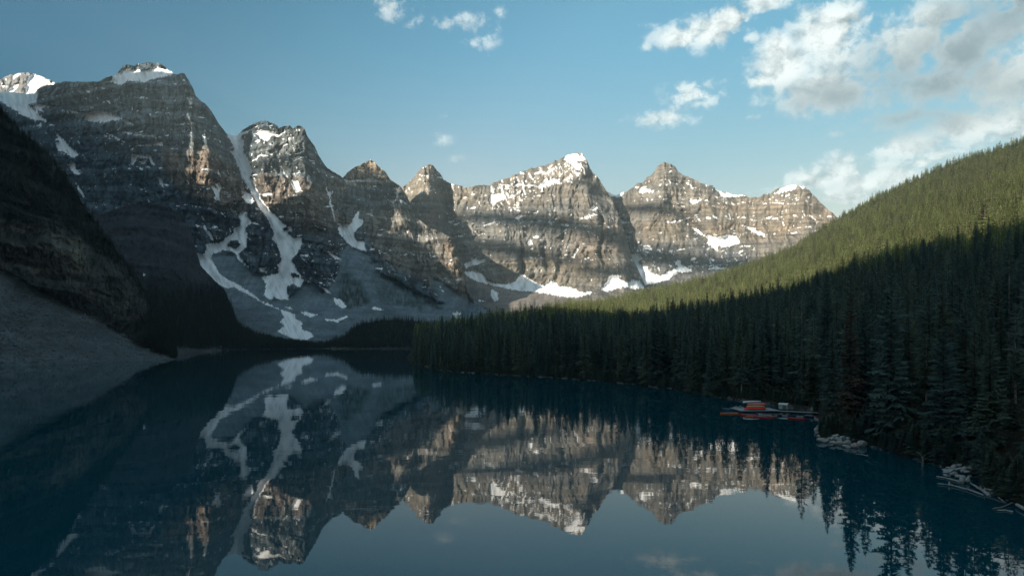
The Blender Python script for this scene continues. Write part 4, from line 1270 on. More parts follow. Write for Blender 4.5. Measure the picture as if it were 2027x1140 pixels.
# low bushes and young trees along the water
rn = np.random.RandomState(19)
pe = rn.uniform(822, 2040, 1900)
dse = CAMH * F / (np.interp(pe, _sh[:, 0], _sh[:, 1]) - HY)
de = dse + np.abs(rn.normal(0, 4.0, pe.size)) + 0.2
okb = ~(((pe > 1440) & (pe < 1612) & (de < dse + 5)) | ((pe > 1355) & (pe < 1370)))
pe, de = pe[okb], de[okb]
forest('undergrowth', 'low bushes and young spruces along the right shore line', np.stack([(pe - CX) / F * de, de, hill_z(pe, de)], -1), np.clip(rn.lognormal(-2.35, 0.45, pe.size), 0.04, 0.24), C_NEAR, len(NEAR), 9)


# ---- trees on the left slopes and on the mound: points taken from the mountain grids
def points_on(g, want, seed, prob):
    rn_ = np.random.RandomState(seed)
    PX_, PY_, V_ = g['PX'], g['PY'], g['V']
    w_ = prob(PX_, PY_) * (V_[..., 2] > 0.6)
    w_ = w_.ravel() / w_.sum()
    i_ = rn_.choice(w_.size, min(want, int((w_ > 0).sum())), replace=False, p=w_)
    q = V_.reshape(-1, 3)[i_].copy()
    q[:, 0] += rn_.uniform(-2, 2, len(q)); q[:, 2] -= 0.3
    return q, PX_.ravel()[i_], PY_.ravel()[i_], rn_


q, a, b, rr_ = points_on(butt, 5200, 1, lambda PX, PY: (PX > 285) * sstep(0, 60, PY - (540 + 0.0 * PX)) * (0.3 + sstep(560, 640, PY)) * (PY > np.interp(PX, [280, 330, 400, 460, 480], [548, 585, 560, 590, 500])) * (PY < 691))
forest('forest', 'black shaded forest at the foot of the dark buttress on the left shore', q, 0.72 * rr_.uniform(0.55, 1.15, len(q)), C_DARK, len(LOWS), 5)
ridge_h = lambda PX: np.interp(PX, [r_[0] for r_ in H_RIDGE], [r_[1] for r_ in H_RIDGE])
q, a, b, rr_ = points_on(cliff, 3300, 2, lambda PX, PY: (cliff['scree'] < 0.5) * np.clip(np.exp(-(PY - ridge_h(PX)) / 70.0) + 0.35 * sstep(0.05, 0.4, fbm(PX / 40.0, PY / 14.0, 3.0, 3)), 0, 1) * (1 - 0.85 * inpoly(PX, PY, [(-330, 430), (60, 430), (130, 450), (250, 530), (300, 620), (250, 650), (120, 560), (0, 520)])))
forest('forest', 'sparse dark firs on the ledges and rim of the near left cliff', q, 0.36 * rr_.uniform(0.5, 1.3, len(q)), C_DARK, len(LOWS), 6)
q, a, b, rr_ = points_on(mound, 2600, 3, lambda PX, PY: (PY < 689.3) * np.where(PX < 690, 0.45, 1.0))
forest('forest', 'even dark forest on the low mound at the end of the lake', q, 0.62 * rr_.uniform(0.6, 1.2, len(q)), C_DARK, len(LOWS), 7)
rr_ = np.random.RandomState(31)
q, a, b, rr_ = points_on(cliff, 15000, 31, lambda PX, PY: (cliff['scree'] > 0.5) * (PY < 726) * np.clip(0.55 + 0.9 * fbm(PX / 26.0, PY / 16.0, 5.0, 3), 0.06, 2))
forest('scree_stones', 'loose grey stones strewn over the left scree fan', q, np.clip(rr_.lognormal(-0.55, 0.55, len(q)), 0.25, 3.2), C_STONE, 5, 32)
q, a, b, rr_ = points_on(butt, 1500, 33, lambda PX, PY: (PY > 682) * (PX > 330) * 1.0)
forest('shore_stones', 'stones along the far left shore', q, np.clip(rr_.lognormal(-0.2, 0.6, len(q)), 0.4, 4.5), C_STONE, 5, 34)
pe = rn.uniform(822, 2040, 2600)
pe = pe[fbm(pe / 14.0, pe * 0, 8.0, 3) + rn.uniform(-0.3, 0.3, pe.size) > 0.0]
de = CAMH * F / (np.interp(pe, _sh[:, 0], _sh[:, 1]) - HY) + rn.normal(0.4, 0.8, pe.size)
forest('shore_stones', 'small stones at the waterline of the right shore', np.stack([(pe - CX) / F * de, de, np.maximum(hill_z(pe, de), -0.05)], -1), np.clip(rn.lognormal(-1.3, 0.5, pe.size), 0.1, 0.9) * (0.5 + de / 500), C_STONE, 5, 35)
print('trees', len(x), len(nearr), len(farr), [len(c.polygons) for c, t in NEAR], [len(c.polygons) for c, t in LOWS])

# ------------------------------------------------------------------ landing stage with canoes
def box_bm(bm, sx, sy, sz, loc=(0, 0, 0), rot=(0, 0, 0), bevel=0.0):
    r_ = bmesh.ops.create_cube(bm, size=1.0)
    vs = r_['verts']
    bmesh.ops.scale(bm, vec=(sx, sy, sz), verts=vs)
    bmesh.ops.rotate(bm, cent=(0, 0, 0), matrix=Euler(rot).to_matrix(), verts=vs)
    bmesh.ops.translate(bm, vec=loc, verts=vs)
    return vs


def boxes(name, mat, parent, *lst):
    bm = bmesh.new()
    for b_ in lst:
        box_bm(bm, *b_)
    return link(name, bm_mesh(name, bm, mat), parent)


def paint(name, c, rough=0.45):
    return simple_mat(name, c, rough, 0.12, 2.0, spec=0.4)


RED = paint('red_hull', (0.75, 0.03, 0.02)); ORANGE = paint('orange_hull', (0.85, 0.17, 0.02)); NAVY = paint('navy_hull', (0.025, 0.035, 0.10)); YELLOW = paint('yellow_hull', (0.55, 0.30, 0.06))
BLUE_ = paint('blue_hull', (0.07, 0.15, 0.24)); WHITE = paint('white_hull', (0.55, 0.57, 0.58)); PALE = simple_mat('pale_liner', (0.50, 0.53, 0.54), 0.7, 0.15, 3.0)
MAROON = paint('maroon_hull', (0.25, 0.02, 0.03)); TRIM = simple_mat('gunwale_trim', (0.05, 0.05, 0.055), 0.6, 0.1, 3.0); SEATM = simple_mat('seat_webbing', (0.30, 0.25, 0.18), 0.8, 0.2, 6.0)
DECK = simple_mat('weathered_deck', (0.30, 0.31, 0.31), 0.9, 0.3, 1.5, bump=0.3); PILE = simple_mat('deck_pile', (0.10, 0.09, 0.08), 0.9, 0.3, 3.0)
SHEDW = simple_mat('shed_cladding', (0.38, 0.42, 0.39), 0.8, 0.15, 3.0); ROOFM = simple_mat('shed_roof', (0.52, 0.57, 0.54), 0.6, 0.12, 2.0); DOORM = simple_mat('shed_door', (0.13, 0.155, 0.145), 0.8, 0.15, 3.0)


def canoe_shell(L, beam, depth, t=0.0):
    """Hull surface of a canoe, keel at z=0, ends raised; t shrinks it to make the inner skin."""
    ns, nc = 15, 9
    vs, fs = [], []
    for i in range(ns):
        s = -1 + 2 * i / (ns - 1)
        half = (beam / 2 - t) * max(0.0, 1 - abs(s) ** 2.4) ** 0.75 + 0.006
        rise = 0.30 * depth * max(0, abs(s) - 0.45) ** 2 * 3.2
        keel = (0.16 * depth * abs(s) ** 4) + t
        top = depth + rise
        x_ = s * (L / 2 - t * 1.5)
        for k in range(nc):
            u = -1 + 2 * k / (nc - 1)
            prof = abs(u) ** 2.6
            vs.append((x_ + (0.06 * L * 0.3 * np.sign(s) * abs(s) ** 6 * (prof - 0.5)), half * (np.sign(u) * (1 - (1 - abs(u)) ** 1.9)), keel + (top - keel) * prof))
    for i in range(ns - 1):
        for k in range(nc - 1):
            a = i * nc + k
            fs.append((a, a + 1, a + nc + 1, a + nc))
    return vs, fs


_canoe = {}
def canoe_parts(L):
    if L in _canoe:
        return _canoe[L]
    beam, depth = 0.92, 0.40
    out = {}
    v1, f1 = canoe_shell(L, beam, depth)
    h = bpy.data.meshes.new('hull'); h.from_pydata(v1, [], f1); h.polygons.foreach_set('use_smooth', [True] * len(h.polygons)); out['hull'] = h
    v2, f2 = canoe_shell(L, beam, depth, 0.03)
    l_ = bpy.data.meshes.new('liner'); l_.from_pydata(v2, [], [f[::-1] for f in f2]); l_.polygons.foreach_set('use_smooth', [True] * len(l_.polygons)); l_.materials.append(PALE); out['liner'] = l_
    vs, fs = [], []
    for k in (0, 8):
        pts = [v1[i * 9 + k] for i in range(15)]
        tv, tf = tube_mesh(pts, [0.028] * 15, 5)
        b = len(vs); vs += [tuple(v) for v in tv]; fs += [tuple(b + q for q in f) for f in tf]
    g = bpy.data.meshes.new('gunwale'); g.from_pydata(vs, [], fs); g.materials.append(TRIM); out['gunwale'] = g
    for nm, x_, w in (('seat', -0.27, 0.62), ('seat', 0.30, 0.56), ('thwart', 0.02, 0.80)):
        bm = bmesh.new(); box_bm(bm, 0.26 if nm == 'seat' else 0.07, w, 0.03, (x_ * L, 0, depth - (0.10 if nm == 'seat' else 0.04)))
        out[nm + str(x_)] = bm_mesh(nm, bm, SEATM)
    _canoe[L] = out
    return out


def canoe(label, group, loc, rz, mat, L=5.0, flipped=False, tilt=0.0, liner=True):
    root = empty('canoe', loc, rz)
    if flipped:
        root.rotation_euler = (math.pi + tilt, 0, rz)
    pr = canoe_parts(L)
    hm = pr['hull'].copy(); hm.materials.clear(); hm.materials.append(mat)
    link('hull', hm, root)
    for k_, me_ in pr.items():
        if k_ == 'hull':
            continue
        link(''.join(c for c in k_ if c.isalpha()), me_, root)
    tag(root, label, 'canoe', group)
    return root


GA = 'canoes afloat around the landing stage'; GU = 'upturned canoes stored on the landing stage'
DZ = 0.55                                                   # deck height


def cw(px, py, dz=-0.10):
    p_ = on_water(px, py); p_.z = dz
    return p_


def aim(px0, py0, px1, py1):
    a, b = on_water(px0, py0), on_water(px1, py1)
    return math.atan2(b.y - a.y, b.x - a.x)


canoe('bright orange canoe floating alone left of the dock', GA, cw(1443.5, 818.6), aim(1425, 818.7, 1461, 818.5), ORANGE)
canoe('blue canoe moored at the far left end of the dock behind the lone orange canoe', GA, cw(1446, 811.0), aim(1430, 809.6, 1466, 812.4), BLUE_)
for k, (px, py, c, lab) in enumerate([(1451, 808.8, WHITE, 'white canoe end-on in the left cluster, nearest the blue canoe'), (1457, 807.6, NAVY, 'navy canoe end-on in the middle of the left cluster'),
                                      (1462, 808.8, WHITE, 'white canoe end-on in the left cluster beside the dock corner'), (1468, 807.4, NAVY, 'navy canoe at the back of the left cluster by the upturned canoes')]):
    canoe(lab, GA, cw(px, py), R(62 + 8 * k), c)
canoe('red canoe in front of the dock, leftmost of the red ones', GA, cw(1482, 822.2), aim(1468, 821.4, 1496, 823.0), RED, 4.6)
canoe('orange canoe in front of the dock overlapping the leftmost red one', GA, cw(1494, 825.0), aim(1478, 824.6, 1510, 825.4), ORANGE, 4.6)
canoe('dark red canoe just right of the moored orange one', GA, cw(1508, 826.2), aim(1496, 825.6, 1522, 827.0), RED, 4.2)
canoe('orange canoe pointing at the viewer with only its end showing', GA, cw(1529, 825.6), R(38), ORANGE, 4.6)
PX_ROW = [(1512, 820.5, NAVY), (1519, 821.4, WHITE), (1527, 821.8, NAVY), (1535, 822.0, NAVY), (1543, 822.4, WHITE), (1551, 822.6, NAVY), (1559, 823.0, MAROON), (1567, 823.6, NAVY), (1575, 824.0, WHITE), (1583, 824.4, NAVY), (1592, 824.8, NAVY)]
ORD = ['first', 'second', 'third', 'fourth', 'fifth', 'sixth', 'seventh', 'eighth', 'ninth', 'tenth', 'eleventh']
NM = {NAVY: 'navy', WHITE: 'white', MAROON: 'maroon'}
for k, (px, py, c) in enumerate(PX_ROW):
    canoe('%s canoe with pale inside, %s from the left in the row along the gangway' % (NM[c], ORD[k]), GA, cw(px, py), R(-36 + 3 * math.sin(k * 2.1)), c, 4.6)
canoe('red canoe afloat alone in front of the right end of the row', GA, cw(1576, 829.0), aim(1568, 828.6, 1584, 829.6), RED, 4.2)
canoe('maroon canoe tucked against the shore end of the gangway', GA, cw(1606, 824.5), aim(1600, 823.8, 1614, 825.2), MAROON, 4.2)
canoe('white canoe drawn up at the rocks right of the gangway', GA, cw(1617, 830.5), aim(1612, 828.6, 1622, 832.6), WHITE, 4.2)

# the stage itself: a main deck of planks and a gangway to the shore
o1, o2 = on_water(1466, 816.8), on_water(1546, 816.6)
stage = empty('landing_stage', ((o1.x + o2.x) / 2, (o1.y + o2.y) / 2, 0), math.atan2(o2.y - o1.y, o2.x - o1.x))
tag(stage, 'grey timber landing stage with a long gangway to the shore', 'dock')
LW = (o2 - o1).length
npl = 24
bm = bmesh.new(); box_bm(bm, LW / npl - 0.015, 8.6, 0.07)
plank = bm_mesh('plank', bm, DECK)
for k in range(npl):
    link('plank', plank, stage).location = (-LW / 2 + (k + 0.5) * LW / npl, 4.3, DZ - 0.035)
boxes('deck_frame', PILE, stage, (LW, 0.14, 0.22, (0, 0.10, DZ - 0.19)), (LW, 0.14, 0.22, (0, 8.5, DZ - 0.19)), (0.14, 8.0, 0.22, (-LW / 2 + 0.12, 4.3, DZ - 0.19)), (0.14, 8.0, 0.22, (LW / 2 - 0.12, 4.3, DZ - 0.19)))
bm = bmesh.new(); bmesh.ops.create_cone(bm, cap_ends=True, segments=8, radius1=0.13, radius2=0.12, depth=1.9)
pile = bm_mesh('pile', bm, PILE)
for qx in (-0.48, -0.16, 0.16, 0.48):
    for qy in (0.35, 8.3):
        link('pile', pile, stage).location = (qx * LW, qy, -0.55)
g0, g1 = on_water(1543, 817.0), on_water(1626, 824.0)
gv = g1 - g0
gl = gv.length; ga_ = math.atan2(gv.y, gv.x) - stage.rotation_euler[2]
inv = stage.matrix_basis.inverted()
bm = bmesh.new(); box_bm(bm, gl / 30 - 0.015, 1.7, 0.06)
gp = bm_mesh('plank', bm, DECK)
for k in range(30):
    w_ = g0 + gv * ((k + 0.5) / 30)
    o_ = link('plank', gp, stage); o_.location = inv @ Vector((w_.x, w_.y, DZ + 0.02 + 0.012 * k)); o_.rotation_euler = (0, 0, ga_)
for k in (4, 12, 20, 27):
    w_ = g0 + gv * (k / 30)
    link('pile', pile, stage).location = inv @ Vector((w_.x, w_.y, -0.5 + 0.01 * k))

# upturned canoes on the deck, front to back
rz0 = stage.rotation_euler[2] + R(4)
ux_, uy_ = Vector((math.cos(rz0), math.sin(rz0), 0)), Vector((-math.sin(rz0), math.cos(rz0), 0))
b0 = on_water(1497, 816.0)
for k, (c, lab, L_) in enumerate([(RED, 'large red upturned canoe at the front of the stored row', 6.0), (NAVY, 'navy upturned canoe lying behind the large red one', 5.2), (YELLOW, 'yellow upturned canoe in the middle of the stored row', 5.2),
                                  (NAVY, 'navy upturned canoe lying behind the yellow one', 5.2), (ORANGE, 'orange upturned canoe near the back of the stored row', 5.2), (NAVY, 'navy upturned canoe lying behind the orange one', 5.2), (WHITE, 'white upturned canoe at the back of the stored row', 5.2)]):
    p_ = b0 + uy_ * (0.9 + 0.92 * k) + ux_ * (0.55 * k + (0.0 if k < 6 else -1.6))
    lift = 0.62 + (0.12 if k == 0 else 0.24 * k)
    o_ = canoe(lab, GU, (p_.x, p_.y, DZ + lift), rz0 + R(-4 + 2 * (k % 3)), c, L_, True, R(-14), True)
    o_.scale = (1.0, 1.15, 1.35)
# the stepped rack that carries them
rk = b0 + ux_ * 1.4
rack = empty('storage_rack', (rk.x, rk.y, DZ), rz0)
tag(rack, 'stepped timber rack under the upturned canoes', 'rack')
for sx_ in (-1.3, 1.3):
    boxes('post', PILE, rack, *[(0.10, 0.10, 0.08 + 0.24 * k, (sx_, 0.9 + 0.92 * k, 0.04 + 0.12 * k)) for k in range(7)])
    boxes('rail', PILE, rack, (0.09, 6.2, 0.09, (sx_, 3.7, 0.66), (R(14.6), 0, 0)))

# storage hut on the deck
hp = on_water(1553.5, 815.0)
hut = empty('storage_hut', (hp.x + 0.8, hp.y + 2.6, DZ), R(-38))
tag(hut, 'small grey-green storage hut standing behind the gangway', 'hut')
boxes('wall', SHEDW, hut, (2.3, 0.08, 1.25, (0, -0.9, 0.625)), (2.3, 0.08, 1.25, (0, 0.9, 0.625)), (0.08, 1.72, 1.25, (-1.11, 0, 0.625)), (0.08, 1.72, 1.25, (1.11, 0, 0.625)))
bm = bmesh.new()
vs = [bm.verts.new(v) for v in ((-1.3, -1.05, 1.22), (1.3, -1.05, 1.22), (1.3, 0, 1.62), (-1.3, 0, 1.62), (-1.3, 1.05, 1.22), (1.3, 1.05, 1.22), (-1.3, -1.05, 1.30), (1.3, -1.05, 1.30), (1.3, 0, 1.70), (-1.3, 0, 1.70), (-1.3, 1.05, 1.30), (1.3, 1.05, 1.30))]
for f in ((6, 7, 8, 9), (9, 8, 11, 10), (0, 3, 2, 1), (3, 4, 5, 2), (0, 1, 7, 6), (4, 10, 11, 5), (1, 2, 8, 7), (2, 5, 11, 8), (0, 6, 9, 3), (3, 9, 10, 4)):
    bm.faces.new([vs[i] for i in f])
link('roof', bm_mesh('roof', bm, ROOFM), hut)
dr = boxes('door', DOORM, hut, (0.95, 0.05, 1.05, (0.35, -0.97, 0.56)))
boxes('handle', TRIM, dr, (0.04, 0.06, 0.14, (0.72, -1.02, 0.58)))
boxes('vent_panel', DOORM, hut, (0.05, 0.9, 0.7, (-1.18, 0.1, 0.65)))
# notice board and pole at the shore end
np_ = on_water(1607.5, 819.4)
nb = empty('notice_board', (np_.x, np_.y, 0.55), R(-10))
tag(nb, 'upright grey board standing at the shore end of the gangway', 'board')
boxes('panel', SHEDW, nb, (0.66, 0.06, 1.15, (0, 0, 0.85)))
boxes('post', PILE, nb, (0.09, 0.09, 1.75, (-0.25, 0.08, 0.6)), (0.09, 0.09, 1.75, (0.25, 0.08, 0.6)))
pp = on_water(1620, 822.6)
bm = bmesh.new(); bmesh.ops.create_cone(bm, cap_ends=True, segments=8, radius1=0.045, radius2=0.04, depth=2.4)
pole = link('mooring_pole', bm_mesh('mooring_pole', bm, DECK)); pole.location = (pp.x, pp.y, 1.3)
tag(pole, 'thin pale pole upright at the end of the gangway', 'pole')


# ------------------------------------------------------------------ boulders and driftwood on the near shore
WOOD = simple_mat('driftwood', (0.34, 0.335, 0.32), 0.9, 0.3, 4.0, bump=0.4, spec=0.2)
WOOD2 = simple_mat('dark_driftwood', (0.16, 0.145, 0.13), 0.9, 0.3, 4.0, bump=0.4, spec=0.2)


def boulder(label, group, px, py, w, h, k, brown=False, lift=0.0):
    """px, py: where its middle shows; w, h: size in the photo."""
    foot = py + h * 0.5
    D = CAMH * F / (foot - HY) if lift == 0 else (CAMH - lift) * F / (foot - HY)
    m_ = D / F
    me_ = ROCKS[k % 8]
    if brown:
        me_ = me_.copy(); me_.materials.clear(); me_.materials.append(STONE2)
    o = link('boulder', me_)
    sx, sz = w * m_ / 1.55, h * m_ / 1.35
    o.scale = (sx, max(sx * 0.7, sz), sz)
    o.location = ((px - CX) / F * D, D + 0.3 * sx, lift + sz * 0.72)
    o.rotation_euler = (0.15 * math.sin(k * 3.7), 0.15 * math.cos(k * 2.3), 0.5 * math.sin(k * 1.9))
    tag(o, label, 'boulder', group)
    return o


G1, G2, G3 = 'boulders of the pile below the canoe dock', 'boulders of the pile above the driftwood', 'boulders along the edge below the gangway'
for k, (px, py, w, h, lab) in enumerate([(1620.5, 844, 8, 4, 'small pale boulder at the water edge just below the gangway'), (1620, 851, 15, 8, 'rounded boulder overhanging the water between gangway and boulder pile'),
                                         (1619.5, 857.5, 9, 4, 'flat boulder under the rounded one at the water edge'), (1621, 863.5, 6, 5, 'little boulder just above the left end of the boulder pile')]):
    boulder(lab, G3, px, py, w, h, k)
PILE1 = [(1630, 872, 18, 7, 0, 'wide pale block at the left end of the first boulder pile'), (1641, 870, 9, 6, 0, 'small block beside the wide left block of the first pile'), (1649, 868, 11, 6, .2, 'knobbly boulder on the left shoulder of the first pile'),
         (1658, 863, 15, 6, .6, 'topmost flat boulder crowning the first pile'), (1657, 868, 8, 5.5, .3, 'small cube-like boulder under the topmost one in the first pile'), (1651, 877, 15, 7, 0, 'long low grey slab at the water in the first pile, left of its twin'),
         (1664, 877, 13, 7, 0, 'low grey slab at the water in the middle of the first pile'), (1663, 872, 9, 6, .15, 'rounded boulder in the heart of the first pile'), (1669, 868, 13, 8, .3, 'tall pale boulder right of the crown of the first pile'),
         (1677, 877, 14, 9, 0, 'lumpy grey boulder right of centre at the front of the first pile'), (1680, 868, 9, 7, .4, 'pale upright boulder behind the lumpy one'), (1687, 867, 11, 5, .5, 'brownish boulder where the leaning slab begins in the first pile'),
         (1695, 870, 15, 5, .4, 'long leaning slab at the back of the first pile'), (1693, 882, 15, 8, 0, 'purplish brown boulder at the front right of the first pile'), (1708, 879, 19, 10, 0, 'largest domed boulder at the right end of the first pile'),
         (1712, 870.5, 15, 5, .4, 'flat grey slab behind the domed boulder'), (1678, 883.5, 14, 4, 0, 'thin flat stone awash below the lumpy boulder'), (1645, 881.5, 9, 3, 0, 'small stone awash in front of the left slab')]
for k, (px, py, w, h, lf, lab) in enumerate(PILE1):
    boulder(lab, G1, px, py, w, h, k + 3, 'brown' in lab, lf)
PILE2 = [(1882, 933, 25, 6, 0, 'long pale pointed slab at the left of the second boulder pile'), (1870, 930.5, 8, 4, 0, 'small stone at the left tip of the second pile'), (1884, 928, 15, 5, .1, 'flat stone on the back of the long pointed slab'),
         (1890, 924, 12, 6, .2, 'grey stone at the upper left of the second pile'), (1901, 921, 11, 5, .3, 'dark blue-grey stone at the top of the second pile'), (1900, 929, 13, 6, .15, 'smooth boulder left of centre in the second pile'),
         (1909, 931, 13, 9, .1, 'tall pale boulder at the centre of the second pile'), (1916, 921, 11, 5, .35, 'stone just right of the dark one at the top of the second pile'), (1913, 927, 10, 6, .25, 'small stone behind the tall central boulder'),
         (1922, 928, 14, 6, .2, 'grey boulder at the right shoulder of the second pile'), (1921, 935.5, 19, 6, .05, 'long smooth slab right of the tall central boulder'), (1888, 938.5, 13, 7, 0, 'pale rounded boulder standing alone below the long pointed slab'),
         (1900, 943, 15, 6, 0, 'jumbled stone left of the rubble at the foot of the second pile'), (1908, 945, 15, 6, 0, 'broken stone in the rubble at the foot of the second pile'), (1905, 952, 11, 10, 0, 'upright pitted block at the lowest point of the second pile'),
         (1917, 951, 9, 10, 0, 'upright dark block right of the lowest pitted one'), (1921, 944, 10, 5, .05, 'small round stone right of the rubble'), (1931, 918, 9, 5, .4, 'farthest pale stone at the upper right of the second pile'),
         (1925, 917, 12, 4, .45, 'bluish flat stone beside the farthest pale one'), (1938, 937, 19, 4, .1, 'low flat slab running off to the right of the second pile'), (1872, 940, 8, 3, 0, 'flat stone awash left of the lone rounded boulder')]
for k, (px, py, w, h, lf, lab) in enumerate(PILE2):
    boulder(lab, G2, px, py, w, h, k + 1, False, lf)


def log(label, pts, w0, w1, mat=WOOD, z=0.10, stubs=(), seed=0):
    """Driftwood log: pts are photo positions on the water surface, w widths in photo pixels."""
    P_ = []
    for q in pts:
        zz = q[2] if len(q) > 2 else z
        v = on_water(q[0], q[1], zz); P_.append(v)
    Pf, n = [], 8
    for a, b in zip(P_[:-1], P_[1:]):
        Pf += [a.lerp(b, i / n) for i in range(n)]
    Pf.append(P_[-1])
    m_ = P_[0].y / F
    rr = random.Random(seed + 5)
    rad = [(w0 + (w1 - w0) * i / (len(Pf) - 1)) * m_ / 2 * rr.uniform(0.88, 1.14) for i in range(len(Pf))]
    Pf = [p_ + Vector((rr.uniform(-1, 1), rr.uniform(-1, 1), rr.uniform(-0.6, 0.6))) * 0.03 for p_ in Pf]
    org = Pf[0].copy()
    vs, fs = tube_mesh([p_ - org for p_ in Pf], rad, 8)
    for (t, dx, dz, ln, wd) in stubs:
        i = int(t * (len(Pf) - 1)); b0_ = Pf[i] - org
        tip = b0_ + Vector((dx, 0.2, dz)) * ln
        sv, sf = tube_mesh([b0_, (b0_ + tip) / 2 + Vector((0, 0, 0.03)), tip], [wd, wd * 0.8, wd * 0.35], 6)
        o_ = len(vs); vs += sv; fs += [tuple(o_ + q for q in f) for f in sf]
    me_ = bpy.data.meshes.new('driftwood_log'); me_.from_pydata([tuple(v) for v in vs], [], fs); me_.materials.append(mat)
    o = link('driftwood_log', me_); o.location = org
    tag(o, label, 'driftwood', 'driftwood logs on the near right shore')
    return o


log('pale log lying just below the lone rounded boulder', [(1854, 942.5), (1876, 946.5), (1899, 953)], 2.2, 3.2)
log('long bleached log with a root knob reaching out over the water', [(1856, 956.5), (1882, 959.5), (1912, 967), (1946, 979)], 2.0, 3.4, z=0.14, stubs=((0.33, 0.1, 0.8, 0.55, 0.16), (0.31, 0.3, -0.5, 0.5, 0.12), (0.4, -0.4, 0.5, 0.4, 0.1)), seed=1)
log('thick gnarled root log slanting below the second pile', [(1922, 956, .35), (1936, 965, .3), (1948, 972, .2), (1958, 981, .05)], 3.0, 6.5, z=0.2, stubs=((0.5, 0.0, 1, 0.45, 0.12), (0.72, 0.1, 1, 0.6, 0.14), (0.15, -0.6, 0.6, 0.4, 0.09)), seed=2)
log('pale pole ending in a round knob, upper of the two behind the root log', [(1948, 967, .4), (1975, 971.5, .4), (1996, 977, .35), (2003, 979, .35)], 2.6, 3.4, seed=3)
log('thin pole just under the knob-ended one', [(1952, 972.5, .2), (1976, 975, .25), (1992, 977.5, .25)], 1.6, 2.0, seed=4)
log('short pale stick standing off in the water right of the root log', [(1976, 984, .25), (1987, 992, .05)], 2.0, 1.8, seed=5)
log('thin curved branch at the right edge, above the long dark branch', [(1990, 992), (2003, 986, .4), (2014, 981, .5), (2032, 986, .5)], 1.8, 2.0, WOOD2, seed=6)
log('long dark branch curving to the right edge of the picture', [(1965, 1006), (1983, 1003.5), (1998, 997, .2), (2012, 992, .3), (2034, 989, .4)], 2.6, 2.2, WOOD2, seed=7, stubs=((0.1, -0.5, 0.3, 0.25, 0.1),))
log('smooth low log awash below the long dark branch', [(1974, 1009.5), (1990, 1009), (2005, 1012)], 1.6, 3.0, seed=8)
log('thick broken pale log at the right edge of the picture', [(2012, 998, .3), (2022, 1004, .3), (2040, 1013, .3)], 6.0, 8.0, z=0.25, seed=9)
log('dark thin sunken branch between root log and short stick', [(1957, 984), (1975, 990), (1992, 995)], 1.4, 1.4, WOOD2, z=0.04, seed=10)
log('thin pale log floating below the domed boulder', [(1694, 897.5), (1706, 899), (1718, 901.5)], 1.3, 1.5, z=0.04, seed=11)
log('thin grey log floating below the middle of the first pile', [(1671, 892.5), (1682, 894.5), (1692, 896.5)], 1.3, 1.3, WOOD2, z=0.04, seed=12)
log('slim pale log at the water line between the two piles', [(1781, 897.5), (1789, 898), (1798, 899.5)], 1.4, 1.6, seed=13)
log('pale log on the bank left of the shore path', [(1284, 764.2, .2), (1294, 765.4, .2), (1303, 768, .1)], 1.3, 1.0, WOOD2, seed=14)
log('short pale log near the water further left along the straight shore', [(1222, 757.8, .1), (1228, 758.2, .1), (1234, 759, .1)], 1.1, 0.9, WOOD2, seed=15)
# broken snag by the water
sp_ = on_water(1826, 922)
sv, sf = tube_mesh([(0, 0, -0.2), (0.05, 0, 0.7), (-0.05, 0, 1.4), (-0.5, 0, 2.0), (-1.0, 0, 2.25)], [0.2, 0.15, 0.13, 0.1, 0.05], 7)
for (z0_, dx, dz) in ((0.8, 0.9, 0.5), (0.5, -0.8, 0.2), (1.0, 0.7, 0.9)):
    a_, b_ = tube_mesh([(0, 0, z0_), (dx * 0.5, 0.1, z0_ + dz * 0.6), (dx, 0.15, z0_ + dz)], [0.07, 0.05, 0.02], 5)
    o_ = len(sv); sv += a_; sf += [tuple(o_ + q for q in f) for f in b_]
me_ = bpy.data.meshes.new('dead_snag'); me_.from_pydata([tuple(v) for v in sv], [], sf); me_.materials.append(WOOD2)
sn_ = link('dead_snag', me_); sn_.location = sp_
tag(sn_, 'broken bent snag leaning out of the water between the two boulder piles', 'dead tree')

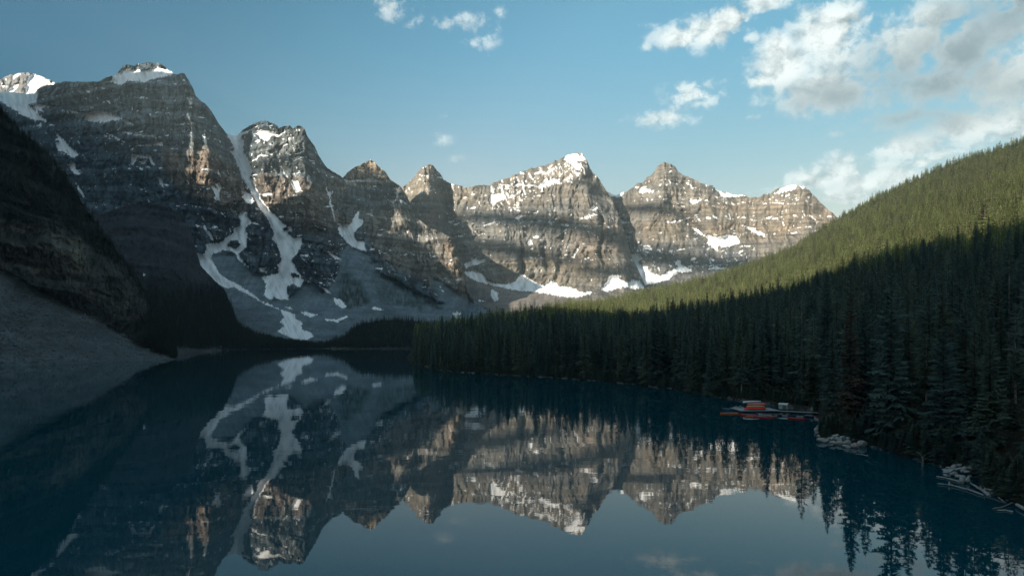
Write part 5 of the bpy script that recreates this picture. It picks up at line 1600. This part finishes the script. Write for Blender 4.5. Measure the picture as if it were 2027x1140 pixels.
# ------------------------------------------------------------------ thin clouds above the left-hand mountains, whose shadows band the far cliffs
CLOUDM, N = new_mat('thin_cloud')
d_ = N.n('ShaderNodeBsdfTranslucent'); d_.inputs[0].default_value = (0.85, 0.85, 0.85, 1)
t_ = N.n('ShaderNodeBsdfTransparent')
mx = N.n('ShaderNodeMixShader'); mx.inputs[0].default_value = 0.58
N.t.links.new(t_.outputs[0], mx.inputs[1]); N.t.links.new(d_.outputs[0], mx.inputs[2])
finish(N, mx.outputs[0])
bm = bmesh.new()
rr = random.Random(4)
for (px, py, D_, wid, hgt) in ((1060, 446, 3050, 390, 42), (1150, 452, 3060, 200, 30), (1010, 505, 2960, 260, 44), (1290, 424, 3380, 190, 30), (1400, 530, 3150, 330, 60), (1235, 552, 2900, 150, 40)):
    c0 = at(px, py, D_) + S * 7200
    sv_ = Vector((ca, -sa, 0))
    for k in range(7):
        r_ = bmesh.ops.create_icosphere(bm, subdivisions=3, radius=1.0)
        f_ = 1 - abs(k - 3) / 5
        c = c0 + sv_ * (wid * (k - 3) / 3.6) + Vector((0, 0, rr.uniform(-0.25, 0.25) * hgt))
        for v in r_['verts']:
            q = v.co * (1 + 0.25 * float(perlin(np.array([v.co.x * 1.7 + k]), np.array([v.co.y * 1.7]), np.array([v.co.z * 1.7]))[0]))
            v.co = c + sv_ * (q.x * wid * 0.33) + Vector((sa, ca, 0)) * (q.y * 60) + Vector((0, 0, q.z * hgt * f_))
cl = link('clouds', bm_mesh('clouds', bm, CLOUDM, True))
tag(cl, 'thin white clouds high over the left mountains, outside the picture', 'clouds', None, 'stuff')

# ------------------------------------------------------------------ the air of the valley
hz, N = new_mat('valley_air')
pv = N.n('ShaderNodeVolumePrincipled')
pv.inputs['Color'].default_value = (0.72, 0.93, 1.0, 1)
pv.inputs['Density'].default_value = 3.8e-5
pv.inputs['Anisotropy'].default_value = 0.1
o_ = N.n('ShaderNodeOutputMaterial'); N.t.links.new(pv.outputs[0], o_.inputs['Volume'])
bm = bmesh.new(); box_bm(bm, 14300, 14300, 1463, (0, 0, 728.5))
haze = link('haze', bm_mesh('haze', bm, hz))
tag(haze, kind='stuff')
